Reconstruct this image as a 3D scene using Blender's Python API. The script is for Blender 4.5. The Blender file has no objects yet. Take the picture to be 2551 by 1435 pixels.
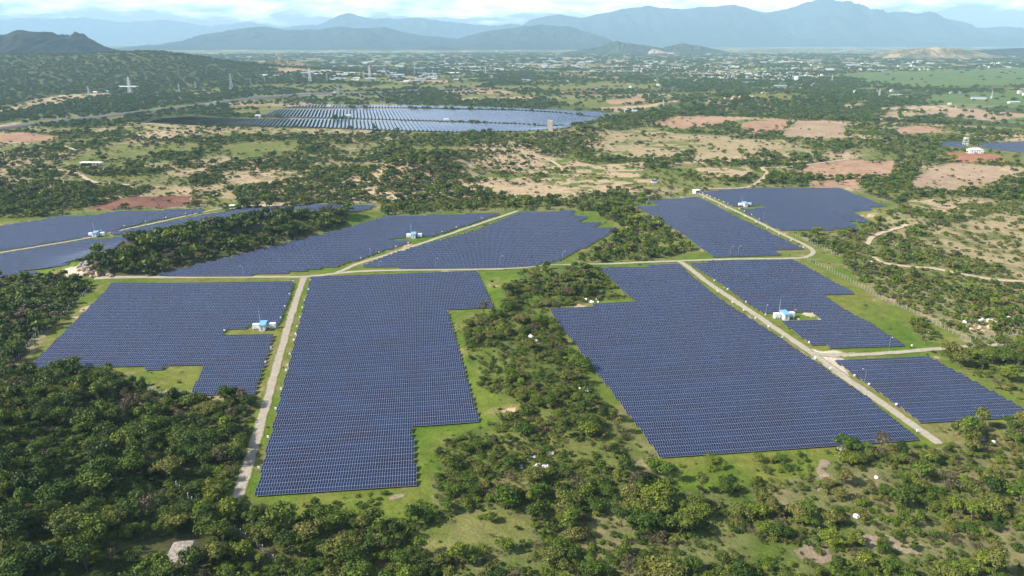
import bpy, bmesh, math, random
import numpy as np
from mathutils import Vector, Matrix
random.seed(7); rng = np.random.default_rng(7)
S = bpy.context.scene
COL = S.collection
R = math.radians

# ------------------------------------------------------------------ camera
CAM_H, FPX, HORIZON = 160.0, 1900.0, 98.0          # height in metres, focal length and horizon row in photo pixels
PITCH = math.atan((717.5 - HORIZON) / FPX)
cam = bpy.data.cameras.new('camera'); camo = bpy.data.objects.new('camera', cam); COL.objects.link(camo)
camo.location = (0, 0, CAM_H); camo.rotation_euler = (math.pi/2 - PITCH, 0, 0)
cam.sensor_width = 36; cam.lens = 36 * FPX / 2551; cam.clip_start = 1; cam.clip_end = 120000
S.camera = camo

# ------------------------------------------------------------------ light, sky, exposure
SUN_EL, SUN_AZ = R(37), R(256)                      # azimuth clockwise from +Y (the way the camera looks)
to_sun = Vector((math.sin(SUN_AZ)*math.cos(SUN_EL), math.cos(SUN_AZ)*math.cos(SUN_EL), math.sin(SUN_EL)))
sl = bpy.data.lights.new('sun', 'SUN'); sl.energy = 5.0; sl.angle = R(0.5); sl.color = (1, .93, .82)
so = bpy.data.objects.new('sun', sl); COL.objects.link(so); so.rotation_euler = to_sun.to_track_quat('Z', 'Y').to_euler()
so.location = (0, 0, 900)
W = bpy.data.worlds.new('World'); S.world = W; W.use_nodes = True
wn, wl = W.node_tree.nodes, W.node_tree.links
wn.clear()
wo = wn.new('ShaderNodeOutputWorld')
sky = wn.new('ShaderNodeTexSky'); sky.sky_type = 'NISHITA'; sky.sun_disc = False
sky.sun_elevation = SUN_EL; sky.sun_rotation = SUN_AZ; sky.altitude = 100; sky.air_density = 1.0; sky.dust_density = 1.2; sky.ozone_density = 1.5
bg1 = wn.new('ShaderNodeBackground'); bg1.inputs[1].default_value = 0.05
bg2 = wn.new('ShaderNodeBackground'); bg2.inputs[1].default_value = 2.2
tc = wn.new('ShaderNodeTexCoord')
mp = wn.new('ShaderNodeMapping'); mp.inputs['Scale'].default_value = (7, 7, 34)
nz = wn.new('ShaderNodeTexNoise'); nz.inputs['Scale'].default_value = 1.6; nz.inputs['Detail'].default_value = 7; nz.inputs['Roughness'].default_value = .58
nz2 = wn.new('ShaderNodeTexNoise'); nz2.inputs['Scale'].default_value = 4.5; nz2.inputs['Detail'].default_value = 8; nz2.inputs['Roughness'].default_value = .62
sx = wn.new('ShaderNodeSeparateXYZ')
el = wn.new('ShaderNodeMapRange'); el.inputs[1].default_value = .012; el.inputs[2].default_value = .05; el.inputs[3].default_value = -.26; el.inputs[4].default_value = .14
el2 = wn.new('ShaderNodeMapRange'); el2.inputs[1].default_value = .07; el2.inputs[2].default_value = .16; el2.inputs[3].default_value = 0; el2.inputs[4].default_value = .3
ad = wn.new('ShaderNodeMath'); ad.operation = 'ADD'
sb = wn.new('ShaderNodeMath'); sb.operation = 'SUBTRACT'
rp = wn.new('ShaderNodeValToRGB'); rp.color_ramp.elements[0].position = .37; rp.color_ramp.elements[1].position = .57
cc = wn.new('ShaderNodeValToRGB'); cc.color_ramp.elements[0].color = (.44, .52, .66, 1); cc.color_ramp.elements[1].color = (.93, .96, 1, 1)
cc.color_ramp.elements[0].position = .33; cc.color_ramp.elements[1].position = .70
mx = wn.new('ShaderNodeMixShader')
wl.new(tc.outputs['Generated'], mp.inputs[0]); wl.new(mp.outputs[0], nz.inputs['Vector']); wl.new(mp.outputs[0], nz2.inputs['Vector'])
wl.new(tc.outputs['Generated'], sx.inputs[0]); wl.new(sx.outputs[2], el.inputs[0]); wl.new(sx.outputs[2], el2.inputs[0])
wl.new(nz.outputs['Fac'], ad.inputs[0]); wl.new(el.outputs[0], ad.inputs[1]); wl.new(ad.outputs[0], sb.inputs[0]); wl.new(el2.outputs[0], sb.inputs[1])
wl.new(sb.outputs[0], rp.inputs[0]); wl.new(nz2.outputs['Fac'], cc.inputs[0])
wl.new(sky.outputs[0], bg1.inputs[0]); wl.new(cc.outputs[0], bg2.inputs[0])
wl.new(rp.outputs[0], mx.inputs[0]); wl.new(bg1.outputs[0], mx.inputs[1]); wl.new(bg2.outputs[0], mx.inputs[2]); wl.new(mx.outputs[0], wo.inputs[0])
S.view_settings.view_transform = 'Standard'; S.view_settings.look = 'None'; S.view_settings.gamma = 1; S.view_settings.exposure = 1.1
S.cycles.max_bounces = 5; S.cycles.diffuse_bounces = 2; S.cycles.glossy_bounces = 2; S.cycles.transmission_bounces = 3
S.cycles.volume_bounces = 2; S.cycles.use_denoising = True; S.cycles.sample_clamp_indirect = 4
S.cycles.use_adaptive_sampling = True; S.cycles.adaptive_threshold = 0.015

# ------------------------------------------------------------------ numbers: noise, projection, terrain
def _hash(ix, iy, s):
    v = (ix.astype(np.int64)*374761393 + iy.astype(np.int64)*668265263 + s*1274126177) & 0x7fffffff
    v = ((v ^ (v >> 13)) * 1274126177) & 0x7fffffff
    return ((v ^ (v >> 16)) & 0xffff) / 65535.0
def vnoise(x, y, scale, s=0):
    x = np.asarray(x, float)/scale; y = np.asarray(y, float)/scale
    ix = np.floor(x); iy = np.floor(y); fx = x-ix; fy = y-iy
    fx = fx*fx*(3-2*fx); fy = fy*fy*(3-2*fy)
    a = _hash(ix, iy, s); b = _hash(ix+1, iy, s); c = _hash(ix, iy+1, s); d = _hash(ix+1, iy+1, s)
    return (a*(1-fx)+b*fx)*(1-fy) + (c*(1-fx)+d*fx)*fy
def fbm(x, y, scale, s=0, o=4):
    t = 0; a = 1; n = 0
    for k in range(o):
        t = t + a*vnoise(x, y, scale/2**k, s+k*17); n += a; a *= .5
    return t/n
CP, SP = math.cos(PITCH), math.sin(PITCH)
def project(x, y, z):
    dz = np.asarray(z, float)-CAM_H; y = np.asarray(y, float)
    depth = y*CP - dz*SP; up = y*SP + dz*CP
    depth = np.maximum(depth, 1.0)
    return 1275.5 + FPX*np.asarray(x, float)/depth, 717.5 - FPX*up/depth
def unproject0(px, py, z=0.0):
    a = (np.asarray(px, float)-1275.5)/FPX; b = (717.5-np.asarray(py, float))/FPX
    d2 = -SP + b*CP; d1 = CP + b*SP
    t = (np.asarray(z, float)-CAM_H)/np.minimum(d2, -1e-4)
    return a*t, d1*t
def inpoly(px, py, poly):
    px = np.asarray(px, float); py = np.asarray(py, float); r = np.zeros(px.shape, bool)
    n = len(poly)
    for i in range(n):
        x0, y0 = poly[i]; x1, y1 = poly[(i+1) % n]
        if y0 == y1: continue
        c = ((y0 > py) != (y1 > py)) & (px < (x1-x0)*(py-y0)/(y1-y0)+x0)
        r ^= c
    return r
def seg_dist(x, y, pts):
    d = np.full(np.shape(x), 1e9)
    for (ax, ay), (bx, by) in zip(pts[:-1], pts[1:]):
        vx, vy = bx-ax, by-ay; L = vx*vx+vy*vy+1e-9
        t = np.clip(((x-ax)*vx+(y-ay)*vy)/L, 0, 1)
        d = np.minimum(d, np.hypot(x-ax-t*vx, y-ay-t*vy))
    return d
def ridge_line(pxs):
    X, Y = unproject0([p[0] for p in pxs], [p[1] for p in pxs]); return list(zip(X, Y))
# wooded rises: (crest line in photo pixels, half width in metres, height in metres)
RISES = [(ridge_line([(300, 655), (440, 632), (580, 605), (700, 575), (800, 550)]), 34, 13),
         (ridge_line([(1020, 440), (1090, 425)]), 48, 20),
         (ridge_line([(1320, 710), (1400, 690), (1440, 690)]), 26, 5),
         (ridge_line([(1270, 880), (1330, 960), (1400, 1060)]), 24, 4),
         (ridge_line([(1340, 342), (1440, 330), (1530, 315), (1640, 292)]), 55, 9),
         (ridge_line([(1700, 275), (1840, 258), (1990, 252)]), 90, 20),
         (ridge_line([(1960, 560), (2250, 545)]), 30, 0),
         (ridge_line([(2230, 545), (2290, 555)]), 30, 7)]
FARHILLS = [(-2600, 3800, 1200, 900, 80), (-1300, 3300, 800, 500, 34), (-1700, 3650, 420, 300, 42)]
def height(x, y):
    x = np.asarray(x, float); y = np.asarray(y, float)
    D = np.hypot(x, y)
    z = (vnoise(x, y, 210, 3)-.5)*2.0*np.clip((D-150)/200, 0, 1)
    z = z + (fbm(x, y, 420, 9, 3)-.5)*np.clip((D-900)/900, 0, 1)*9
    for pts, w, h in RISES:
        if h: z = z + h*np.exp(-(seg_dist(x, y, pts)/w)**2)*(.75+.5*fbm(x, y, 22, 5, 2))
    # the slope that climbs out of the picture at the lower left
    u = np.clip((-x-55-.88*(y-200))/110, 0, 1)
    z = z + 15*u*u*(3-2*u)*np.clip(1-(y-290)/60, 0, 1)*(.8+.4*fbm(x, y, 30, 8, 2))
    for cx, cy, ax, ay, h in FARHILLS:
        z = z + h*np.exp(-((x-cx)/ax)**2-((y-cy)/ay)**2)*(.7+.6*fbm(x, y, 380, 21, 4))
    return z
def ground(px, py, dz=0.0):
    px = np.asarray(px, float); py = np.asarray(py, float)
    z = np.zeros(px.shape)
    for k in range(14):
        x, y = unproject0(px, py, z+dz); z = .5*z+.5*height(x, y)
    x, y = unproject0(px, py, z+dz)
    return x, y
def gp(px, py):
    x, y = ground(px, py); return float(x), float(y), float(height(x, y))
def gline(pts):
    x, y = ground([p[0] for p in pts], [p[1] for p in pts]); return list(zip(x.tolist(), y.tolist()))

# ------------------------------------------------------------------ materials
def mat(name):
    m = bpy.data.materials.new(name); m.use_nodes = True
    n, l = m.node_tree.nodes, m.node_tree.links
    return m, n, l, n['Principled BSDF']
def plain(name, col, rough=.7, var=.18, scale=1.5, metal=0.0, spec=.3):
    m, n, l, b = mat(name)
    t = n.new('ShaderNodeTexNoise'); t.inputs['Scale'].default_value = scale; t.inputs['Detail'].default_value = 5
    c = n.new('ShaderNodeTexCoord'); l.new(c.outputs['Object'], t.inputs['Vector'])
    r = n.new('ShaderNodeMapRange'); r.inputs[3].default_value = 1-var; r.inputs[4].default_value = 1+var
    x = n.new('ShaderNodeMix'); x.data_type = 'RGBA'; x.blend_type = 'MULTIPLY'; x.inputs['Factor'].default_value = 1
    x.inputs['A'].default_value = (*col, 1)
    l.new(t.outputs['Fac'], r.inputs[0]); l.new(r.outputs[0], x.inputs['B']); l.new(x.outputs['Result'], b.inputs['Base Color'])
    b.inputs['Roughness'].default_value = rough; b.inputs['Metallic'].default_value = metal; b.inputs['Specular IOR Level'].default_value = spec
    return m
M_WHITE = plain('white_paint', (.80, .81, .82), .5, .06, .8)
M_ROOFBLUE = plain('blue_roof_metal', (.16, .36, .62), .45, .1, .6)
M_CONCRETE = plain('concrete', (.36, .35, .33), .85, .15, 3)
M_STEEL = plain('galvanised_steel', (.42, .43, .45), .45, .1, 2, .6)
M_DARK = plain('dark_opening', (.03, .035, .04), .5, .2, 1)
M_GREY = plain('grey_metal', (.35, .36, .38), .5, .1, 1)
M_BARK = plain('bark', (.13, .10, .075), .9, .3, 3)
M_LATTICE = plain('pylon_steel', (.62, .63, .65), .6, .08, .2)
M_GREENSIGN = plain('green_sign_paint', (.03, .42, .20), .5, .05, 1)
M_NAVY = plain('dark_blue_roof', (.05, .055, .16), .5, .1, 1)
M_WALLS = [plain('pale_wall_%s' % k, c, .8, .08, .15) for k, c in (('white', (.70, .70, .69)), ('cream', (.58, .53, .45)), ('pink', (.40, .31, .27)), ('grey', (.36, .37, .38)))]
M_ROOFS = [plain('roof_%s' % k, c, .7, .1, .15) for k, c in (('pale', (.48, .50, .52)), ('red', (.26, .13, .10)), ('blue', (.25, .32, .40)), ('rust', (.30, .22, .17)))]

def rock_mat(name, c0, c1):
    m, n, l, b = mat(name)
    c = n.new('ShaderNodeTexCoord')
    t = n.new('ShaderNodeTexNoise'); t.inputs['Scale'].default_value = .8; t.inputs['Detail'].default_value = 8; t.inputs['Roughness'].default_value = .65
    l.new(c.outputs['Object'], t.inputs['Vector'])
    r = n.new('ShaderNodeValToRGB'); r.color_ramp.elements[0].color = (*c0, 1); r.color_ramp.elements[1].color = (*c1, 1)
    r.color_ramp.elements[0].position = .35; r.color_ramp.elements[1].position = .62
    l.new(t.outputs['Fac'], r.inputs[0]); l.new(r.outputs[0], b.inputs['Base Color'])
    bp = n.new('ShaderNodeBump'); bp.inputs['Strength'].default_value = .6; bp.inputs['Distance'].default_value = .4
    l.new(t.outputs['Fac'], bp.inputs['Height']); l.new(bp.outputs[0], b.inputs['Normal'])
    b.inputs['Roughness'].default_value = .9; b.inputs['Specular IOR Level'].default_value = .2
    return m
M_ROCKW = rock_mat('white_rock', (.46, .44, .43), (.78, .77, .77))
M_ROCKG = rock_mat('weathered_rock', (.15, .128, .115), (.34, .30, .27))
M_ROCKP = rock_mat('pale_rock', (.50, .38, .30), (.68, .56, .46))
M_ROCKT = rock_mat('tan_rock', (.30, .20, .14), (.60, .46, .34))

def panel_mat(name, frame=.036, gloss=.38):
    m, n, l, b = mat(name)
    uv = n.new('ShaderNodeUVMap'); uv.uv_map = 'metres'
    s = n.new('ShaderNodeSeparateXYZ'); l.new(uv.outputs[0], s.inputs[0])
    def line(out, period, half):
        d = n.new('ShaderNodeMath'); d.operation = 'DIVIDE'; d.inputs[1].default_value = period; l.new(out, d.inputs[0])
        f = n.new('ShaderNodeMath'); f.operation = 'FRACT'; l.new(d.outputs[0], f.inputs[0])
        a = n.new('ShaderNodeMath'); a.operation = 'SUBTRACT'; a.inputs[1].default_value = .5; l.new(f.outputs[0], a.inputs[0])
        q = n.new('ShaderNodeMath'); q.operation = 'ABSOLUTE'; l.new(a.outputs[0], q.inputs[0])
        g = n.new('ShaderNodeMath'); g.operation = 'GREATER_THAN'; g.inputs[1].default_value = .5-half/period; l.new(q.outputs[0], g.inputs[0])
        fl = n.new('ShaderNodeMath'); fl.operation = 'FLOOR'; l.new(d.outputs[0], fl.inputs[0])
        return g.outputs[0], fl.outputs[0]
    g1, f1 = line(s.outputs[0], 1.0, frame); g2, f2 = line(s.outputs[1], 2.0, frame*1.15)
    mxm = n.new('ShaderNodeMath'); mxm.operation = 'MAXIMUM'; l.new(g1, mxm.inputs[0]); l.new(g2, mxm.inputs[1])
    oi = n.new('ShaderNodeAttribute'); oi.attribute_name = 'rowid'
    cb = n.new('ShaderNodeCombineXYZ'); l.new(f1, cb.inputs[0]); l.new(f2, cb.inputs[1]); l.new(oi.outputs['Fac'], cb.inputs[2])
    wnz = n.new('ShaderNodeTexWhiteNoise'); wnz.noise_dimensions = '3D'; l.new(cb.outputs[0], wnz.inputs['Vector'])
    geo = n.new('ShaderNodeNewGeometry')
    pn = n.new('ShaderNodeTexNoise'); pn.inputs['Scale'].default_value = .055; pn.inputs['Detail'].default_value = 4; l.new(geo.outputs['Position'], pn.inputs['Vector'])
    cmb = n.new('ShaderNodeCombineXYZ'); l.new(s.outputs[0], cmb.inputs[0])
    rs = n.new('ShaderNodeMath'); rs.operation = 'MULTIPLY'; rs.inputs[1].default_value = 37.0; l.new(oi.outputs['Fac'], rs.inputs[0]); l.new(rs.outputs[0], cmb.inputs[1])
    rn = n.new('ShaderNodeTexNoise'); rn.inputs['Scale'].default_value = .045; rn.inputs['Detail'].default_value = 2; l.new(cmb.outputs[0], rn.inputs['Vector'])
    av = n.new('ShaderNodeMath'); av.operation = 'ADD'; l.new(pn.outputs['Fac'], av.inputs[0]); l.new(rn.outputs['Fac'], av.inputs[1])
    hv = n.new('ShaderNodeMath'); hv.operation = 'MULTIPLY_ADD'; hv.inputs[1].default_value = .05; l.new(wnz.outputs['Value'], hv.inputs[0]); l.new(av.outputs[0], hv.inputs[2])
    cr = n.new('ShaderNodeValToRGB'); e = cr.color_ramp.elements
    e[0].position = .34; e[0].color = (.008, .006, .020, 1)
    e[1].position = .68; e[1].color = (.007, .018, .058, 1)
    k = cr.color_ramp.elements.new(.52); k.color = (.006, .012, .041, 1)
    hd = n.new('ShaderNodeMath'); hd.operation = 'MULTIPLY'; hd.inputs[1].default_value = .5; l.new(hv.outputs[0], hd.inputs[0])
    l.new(hd.outputs[0], cr.inputs[0])
    mixc = n.new('ShaderNodeMix'); mixc.data_type = 'RGBA'; mixc.inputs['B'].default_value = (.28, .32, .45, 1)
    l.new(mxm.outputs[0], mixc.inputs['Factor']); l.new(cr.outputs[0], mixc.inputs['A']); l.new(mixc.outputs['Result'], b.inputs['Base Color'])
    rr = n.new('ShaderNodeMapRange'); rr.inputs[3].default_value = .22; rr.inputs[4].default_value = .5; l.new(mxm.outputs[0], rr.inputs[0]); l.new(rr.outputs[0], b.inputs['Roughness'])
    b.inputs['Specular IOR Level'].default_value = gloss
    return m
M_PANEL = panel_mat('solar_panel_glass')
M_BACK = plain('shaded_back_sheet', (.012, .018, .055), 1, .1, 1, 0, 0)  # shade on the tracker undersides is put into this dark navy
M_PANELF = panel_mat('solar_tracker_glass', .03, .75)

def foliage(name, cols, transl=.25):
    m, n, l, b = mat(name)
    oi = n.new('ShaderNodeObjectInfo'); at = n.new('ShaderNodeAttribute'); at.attribute_name = 'tint'
    geo = n.new('ShaderNodeNewGeometry')
    pn = n.new('ShaderNodeTexNoise'); pn.inputs['Scale'].default_value = .03; pn.inputs['Detail'].default_value = 3; l.new(geo.outputs['Position'], pn.inputs['Vector'])
    ad = n.new('ShaderNodeMath'); ad.operation = 'MULTIPLY_ADD'; ad.inputs[1].default_value = .75; l.new(pn.outputs['Fac'], ad.inputs[0])
    sc = n.new('ShaderNodeMath'); sc.operation = 'MULTIPLY'; sc.inputs[1].default_value = .75; l.new(oi.outputs['Random'], sc.inputs[0]); l.new(sc.outputs[0], ad.inputs[2])
    of = n.new('ShaderNodeMath'); of.operation = 'SUBTRACT'; of.inputs[1].default_value = .25; l.new(ad.outputs[0], of.inputs[0])
    cr = n.new('ShaderNodeValToRGB'); e = cr.color_ramp.elements
    e[0].position = 0; e[0].color = (*cols[0], 1); e[1].position = 1; e[1].color = (*cols[-1], 1)
    for i, c in enumerate(cols[1:-1]):
        k = cr.color_ramp.elements.new((i+1)/(len(cols)-1)); k.color = (*c, 1)
    l.new(of.outputs[0], cr.inputs[0])
    mul = n.new('ShaderNodeMix'); mul.data_type = 'RGBA'; mul.blend_type = 'MULTIPLY'; mul.inputs['Factor'].default_value = 1
    l.new(cr.outputs[0], mul.inputs['A']); l.new(at.outputs['Color'], mul.inputs['B'])
    l.new(mul.outputs['Result'], b.inputs['Base Color']); b.inputs['Roughness'].default_value = .62; b.inputs['Specular IOR Level'].default_value = .25
    tr = n.new('ShaderNodeBsdfTranslucent'); l.new(mul.outputs['Result'], tr.inputs[0])
    ms = n.new('ShaderNodeMixShader'); ms.inputs[0].default_value = transl
    l.new(b.outputs[0], ms.inputs[1]); l.new(tr.outputs[0], ms.inputs[2]); l.new(ms.outputs[0], n['Material Output'].inputs[0])
    return m
M_LEAF = [foliage('dark_foliage', [(.017, .036, .004), (.032, .062, .006), (.060, .094, .009), (.100, .130, .013)], .09),  # darkest greens; the lower-left slope's shade is partly put into them
          foliage('mid_foliage', [(.032, .066, .006), (.062, .108, .009), (.102, .144, .013), (.146, .168, .017)], .11),
          foliage('olive_foliage', [(.052, .080, .012), (.088, .112, .017), (.126, .136, .024), (.145, .132, .036)], .11),
          foliage('dry_twigs', [(.065, .062, .034), (.10, .082, .046), (.12, .095, .058)], .15),
          foliage('far_foliage', [(.030, .066, .014), (.052, .090, .018), (.082, .112, .024)], .12)]

# ------------------------------------------------------------------ mesh helpers
def link(name, me, parent=None):
    o = bpy.data.objects.new(name, me); COL.objects.link(o)
    if parent: o.parent = parent
    return o
def tag(o, label=None, cat=None, group=None, kind=None):
    if label: o['label'] = label
    if cat: o['category'] = cat
    if group: o['group'] = group
    if kind: o['kind'] = kind
    return o
def empty(name, loc, rz=0.0, sc=1.0):
    o = bpy.data.objects.new(name, None); COL.objects.link(o)
    o.location = loc; o.rotation_euler = (0, 0, rz); o.scale = (sc, sc, sc); o.empty_display_size = .5
    return o
def mesh(name, V, F, mats, mi=None, smooth=False):
    me = bpy.data.meshes.new(name); me.from_pydata([tuple(v) for v in V], [], [tuple(f) for f in F])
    for m in (mats if isinstance(mats, (list, tuple)) else [mats]): me.materials.append(m)
    if mi is not None: me.polygons.foreach_set('material_index', np.asarray(mi, np.int32))
    if smooth: me.polygons.foreach_set('use_smooth', np.ones(len(F), bool))
    me.update(); return me
def grid_mesh(name, P, mats, smooth=True):
    a, b = P.shape[:2]
    idx = np.arange(a*b).reshape(a, b)
    F = np.stack([idx[:-1, :-1], idx[1:, :-1], idx[1:, 1:], idx[:-1, 1:]], -1).reshape(-1, 4)
    me = bpy.data.meshes.new(name)
    me.vertices.add(a*b); me.vertices.foreach_set('co', P.reshape(-1).astype(np.float32))
    me.loops.add(F.size); me.loops.foreach_set('vertex_index', F.reshape(-1).astype(np.int32))
    me.polygons.add(len(F)); me.polygons.foreach_set('loop_start', np.arange(0, F.size, 4, dtype=np.int32))
    me.update(calc_edges=True)
    if smooth: me.polygons.foreach_set('use_smooth', np.ones(len(F), bool))
    for m in (mats if isinstance(mats, (list, tuple)) else [mats]): me.materials.append(m)
    return me
class MB:
    def __init__(s): s.V = []; s.F = []; s.M = []
    def box(s, x0, x1, y0, y1, z0, z1, m=0):
        k = len(s.V)
        s.V += [(x0, y0, z0), (x1, y0, z0), (x1, y1, z0), (x0, y1, z0), (x0, y0, z1), (x1, y0, z1), (x1, y1, z1), (x0, y1, z1)]
        f = [(0, 3, 2, 1), (4, 5, 6, 7), (0, 1, 5, 4), (1, 2, 6, 5), (2, 3, 7, 6), (3, 0, 4, 7)]
        s.F += [tuple(k+i for i in q) for q in f]; s.M += [m]*6; return s
    def bar(s, a, b, w, m=0, w2=None, n=4):
        a = Vector(a); b = Vector(b); d = (b-a).normalized(); w2 = w if w2 is None else w2
        u = d.cross(Vector((0, 0, 1)) if abs(d.z) < .9 else Vector((1, 0, 0))).normalized(); v = d.cross(u)
        k = len(s.V)
        for p, r in ((a, w/2), (b, w2/2)):
            for i in range(n):
                t = 2*math.pi*(i+.5)/n; s.V.append(tuple(p+u*r*math.cos(t)*1.2+v*r*math.sin(t)*1.2))
        for i in range(n):
            j = (i+1) % n; s.F.append((k+i, k+j, k+n+j, k+n+i)); s.M.append(m)
        s.F.append(tuple(k+n+i for i in range(n))); s.M.append(m)
        return s
    def poly(s, V, F, m=0):
        k = len(s.V); s.V += [tuple(v) for v in V]; s.F += [tuple(k+i for i in f) for f in F]; s.M += [m]*len(F); return s
    def me(s, name, mats): return mesh(name, s.V, s.F, mats, s.M)
    def obj(s, name, mats, parent=None): return link(name, s.me(name, mats), parent)

# ------------------------------------------------------------------ layout, in photo pixels
FIELDS = {
 'left': dict(a=2.6, name='the left front field', poly=[(280, 700), (733, 698), (722, 745), (696, 808), (565, 817), (553, 837), (684, 831), (660, 910), (637, 978), (472, 983), (507, 909), (362, 917), (357, 911), (216, 918), (211, 911), (67, 915)]),
 'middle': dict(a=6.6, name='the big middle field', poly=[(772, 692), (850, 688), (885, 682), (1188, 674), (1232, 768), (1117, 773), (1197, 1052), (1030, 1065), (1043, 1207), (632, 1234)]),
 'large': dict(a=7.4, name='the largest field right of the scrub strip', poly=[(1490, 664), (1690, 656), (1742, 700), (1795, 744), (1880, 798), (1951, 845), (2028, 897), (2116, 958), (2156, 983), (2203, 1022), (2295, 1094), (1640, 1137), (1367, 771), (1478, 760), (1580, 748)]),
 'right': dict(a=4.0, name='the right field with the sand clearing', poly=[(1718, 657), (1799, 649), (1974, 644), (2112, 720), (2138, 733), (2048, 732), (2116, 776), (2176, 808), (2258, 860), (2028, 862), (1947, 804), (2052, 799), (2011, 772), (1900, 779), (1860, 756), (1789, 703)]),
 'edge': dict(a=6.0, name='the front right field', poly=[(2072, 896), (2313, 886), (2440, 955), (2551, 1016), (2640, 1064), (2660, 1034), (2551, 1043), (2301, 1057)]),
 'back': dict(a=5.5, name='the back field left of the straight far road', poly=[(1582, 514), (1640, 511), (1615, 499), (1742, 491), (1850, 546), (2003, 619), (1927, 622), (1946, 634), (1775, 639), (1700, 583), (1630, 540)]),
 'top': dict(a=1.5, name='the farthest right field beside the far road', poly=[(1745, 478), (1836, 470), (2092, 468), (2210, 512), (2165, 515), (2180, 523), (2121, 526), (2178, 551), (2118, 552), (2144, 567), (2079, 568), (2080, 571), (1939, 572), (1839, 523), (1902, 517), (1890, 511), (1826, 513), (1812, 508)]),
 'wedge': dict(a=1.8, name='the wedge field right of the diagonal road', poly=[(894, 663), (992, 626), (1187, 572), (1292, 529), (1440, 524), (1420, 537), (1470, 537), (1438, 554), (1504, 554), (1484, 566), (1550, 566), (1491, 600), (1362, 657), (985, 666), (978, 663)]),
 'slope': dict(a=1.2, name='the field left of the diagonal road', poly=[(961, 538), (1255, 530), (1086, 586), (1008, 590), (980, 593), (965, 599), (1035, 599), (850, 660), (710, 679), (708, 682), (408, 685), (388, 682), (620, 625), (860, 566)]),
 'lower': dict(a=2.0, name='the far left field below the left road', poly=[(-260, 690), (-260, 668), (0, 632), (222, 595), (313, 590), (320, 584), (266, 581), (505, 535), (593, 521), (720, 515), (940, 511), (885, 527), (760, 530), (600, 545), (370, 591), (293, 616), (185, 650), (67, 674), (100, 677), (0, 689)]),
 'upper': dict(a=2.0, name='the far left field above the left road', poly=[(-260, 668), (-260, 600), (0, 562), (135, 541), (229, 536), (287, 527), (519, 520), (506, 527), (367, 552), (253, 583), (175, 596), (0, 625)]),
 'distant': dict(a=-3, name='the small array behind the white house', poly=[(2335, 354), (2395, 353), (2410, 367), (2345, 362)]),
 'distant2': dict(a=-3, name='the far array beside the photo edge', poly=[(2432, 357), (2551, 353), (2700, 352), (2700, 386), (2551, 380), (2450, 367)]),
}
TRACKERS = [[(352, 304), (400, 293), (470, 288), (560, 293), (640, 294), (900, 299), (1110, 305), (1300, 311), (1425, 314), (1400, 320), (1250, 327), (1140, 329), (1000, 325), (730, 316), (500, 311)],
            [(640, 291), (656, 284), (690, 271), (1060, 272), (1300, 277), (1400, 283), (1500, 296), (1430, 312), (1300, 308), (1110, 302), (900, 296)],
            [(690, 268), (770, 260), (1060, 263), (1200, 267), (1400, 275), (1490, 280), (1535, 289), (1500, 293), (1400, 280), (1300, 274), (1060, 269)]]
ROADS = [('gravel_track', 3.9, [(590, 1244), (600, 1212), (642, 1080), (674, 966), (721, 801), (753, 702), (758, 690)]),
 ('gravel_road', 3.8, [(235, 694), (380, 691), (560, 690), (700, 690), (770, 689), (830, 682), (900, 676), (1000, 673), (1280, 668), (1400, 660), (1570, 655), (1691, 650), (1850, 645), (1961, 644), (2005, 641), (2025, 630), (2015, 616), (1947, 583), (1860, 539), (1737, 481)]),
 ('gravel_road', 3.8, [(836, 681), (862, 670), (884, 660), (985, 628), (1120, 583), (1290, 526)]),
 ('gravel_road', 4.2, [(1691, 650), (1710, 662), (1758, 700), (1880, 783), (1971, 845), (2021, 879), (2055, 904), (2112, 946), (2180, 993), (2247, 1040), (2305, 1080), (2340, 1106)]),
 ('gravel_road', 3.6, [(2021, 879), (2070, 886), (2130, 884), (2220, 879), (2350, 868), (2515, 856), (2700, 842)]),
 ('gravel_road', 3.6, [(-260, 672), (0, 630), (216, 594), (270, 581), (405, 552), (540, 522), (590, 517)]),
 ('dirt_track', 4.5, [(1740, 470), (1800, 470), (1860, 467), (1893, 451), (1910, 431), (1900, 417), (1925, 419), (1960, 416), (2008, 411), (2112, 397)]),
 ('dirt_track', 4.5, [(1310, 383), (1345, 392), (1375, 402), (1400, 418)]),
 ('dirt_track', 4, [(1700, 334), (1760, 340), (1830, 352), (1905, 366)]),
 ('dirt_track', 5, [(2172, 640), (2200, 655), (2260, 664), (2330, 670), (2400, 684), (2470, 696), (2551, 702), (2750, 716)]),
 ('dirt_track', 4, [(2160, 610), (2175, 590), (2215, 575), (2260, 560)]),
 ('dirt_track', 5, [(0, 436), (60, 424), (130, 422), (190, 432), (240, 455), (340, 462)]),
 ('dirt_track', 5, [(60, 398), (150, 392), (190, 378), (150, 362)]),
 ('dirt_track', 4, [(910, 470), (960, 480), (985, 492), (980, 500)]),
 ('paved_highway', 17, [(-500, 388), (-200, 346), (0, 322), (150, 303), (300, 287), (430, 272), (560, 255), (680, 242), (780, 236), (900, 233), (1050, 226), (1180, 222)]),
]
GROADS = [(n, w, gline(p)) for n, w, p in ROADS]
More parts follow.
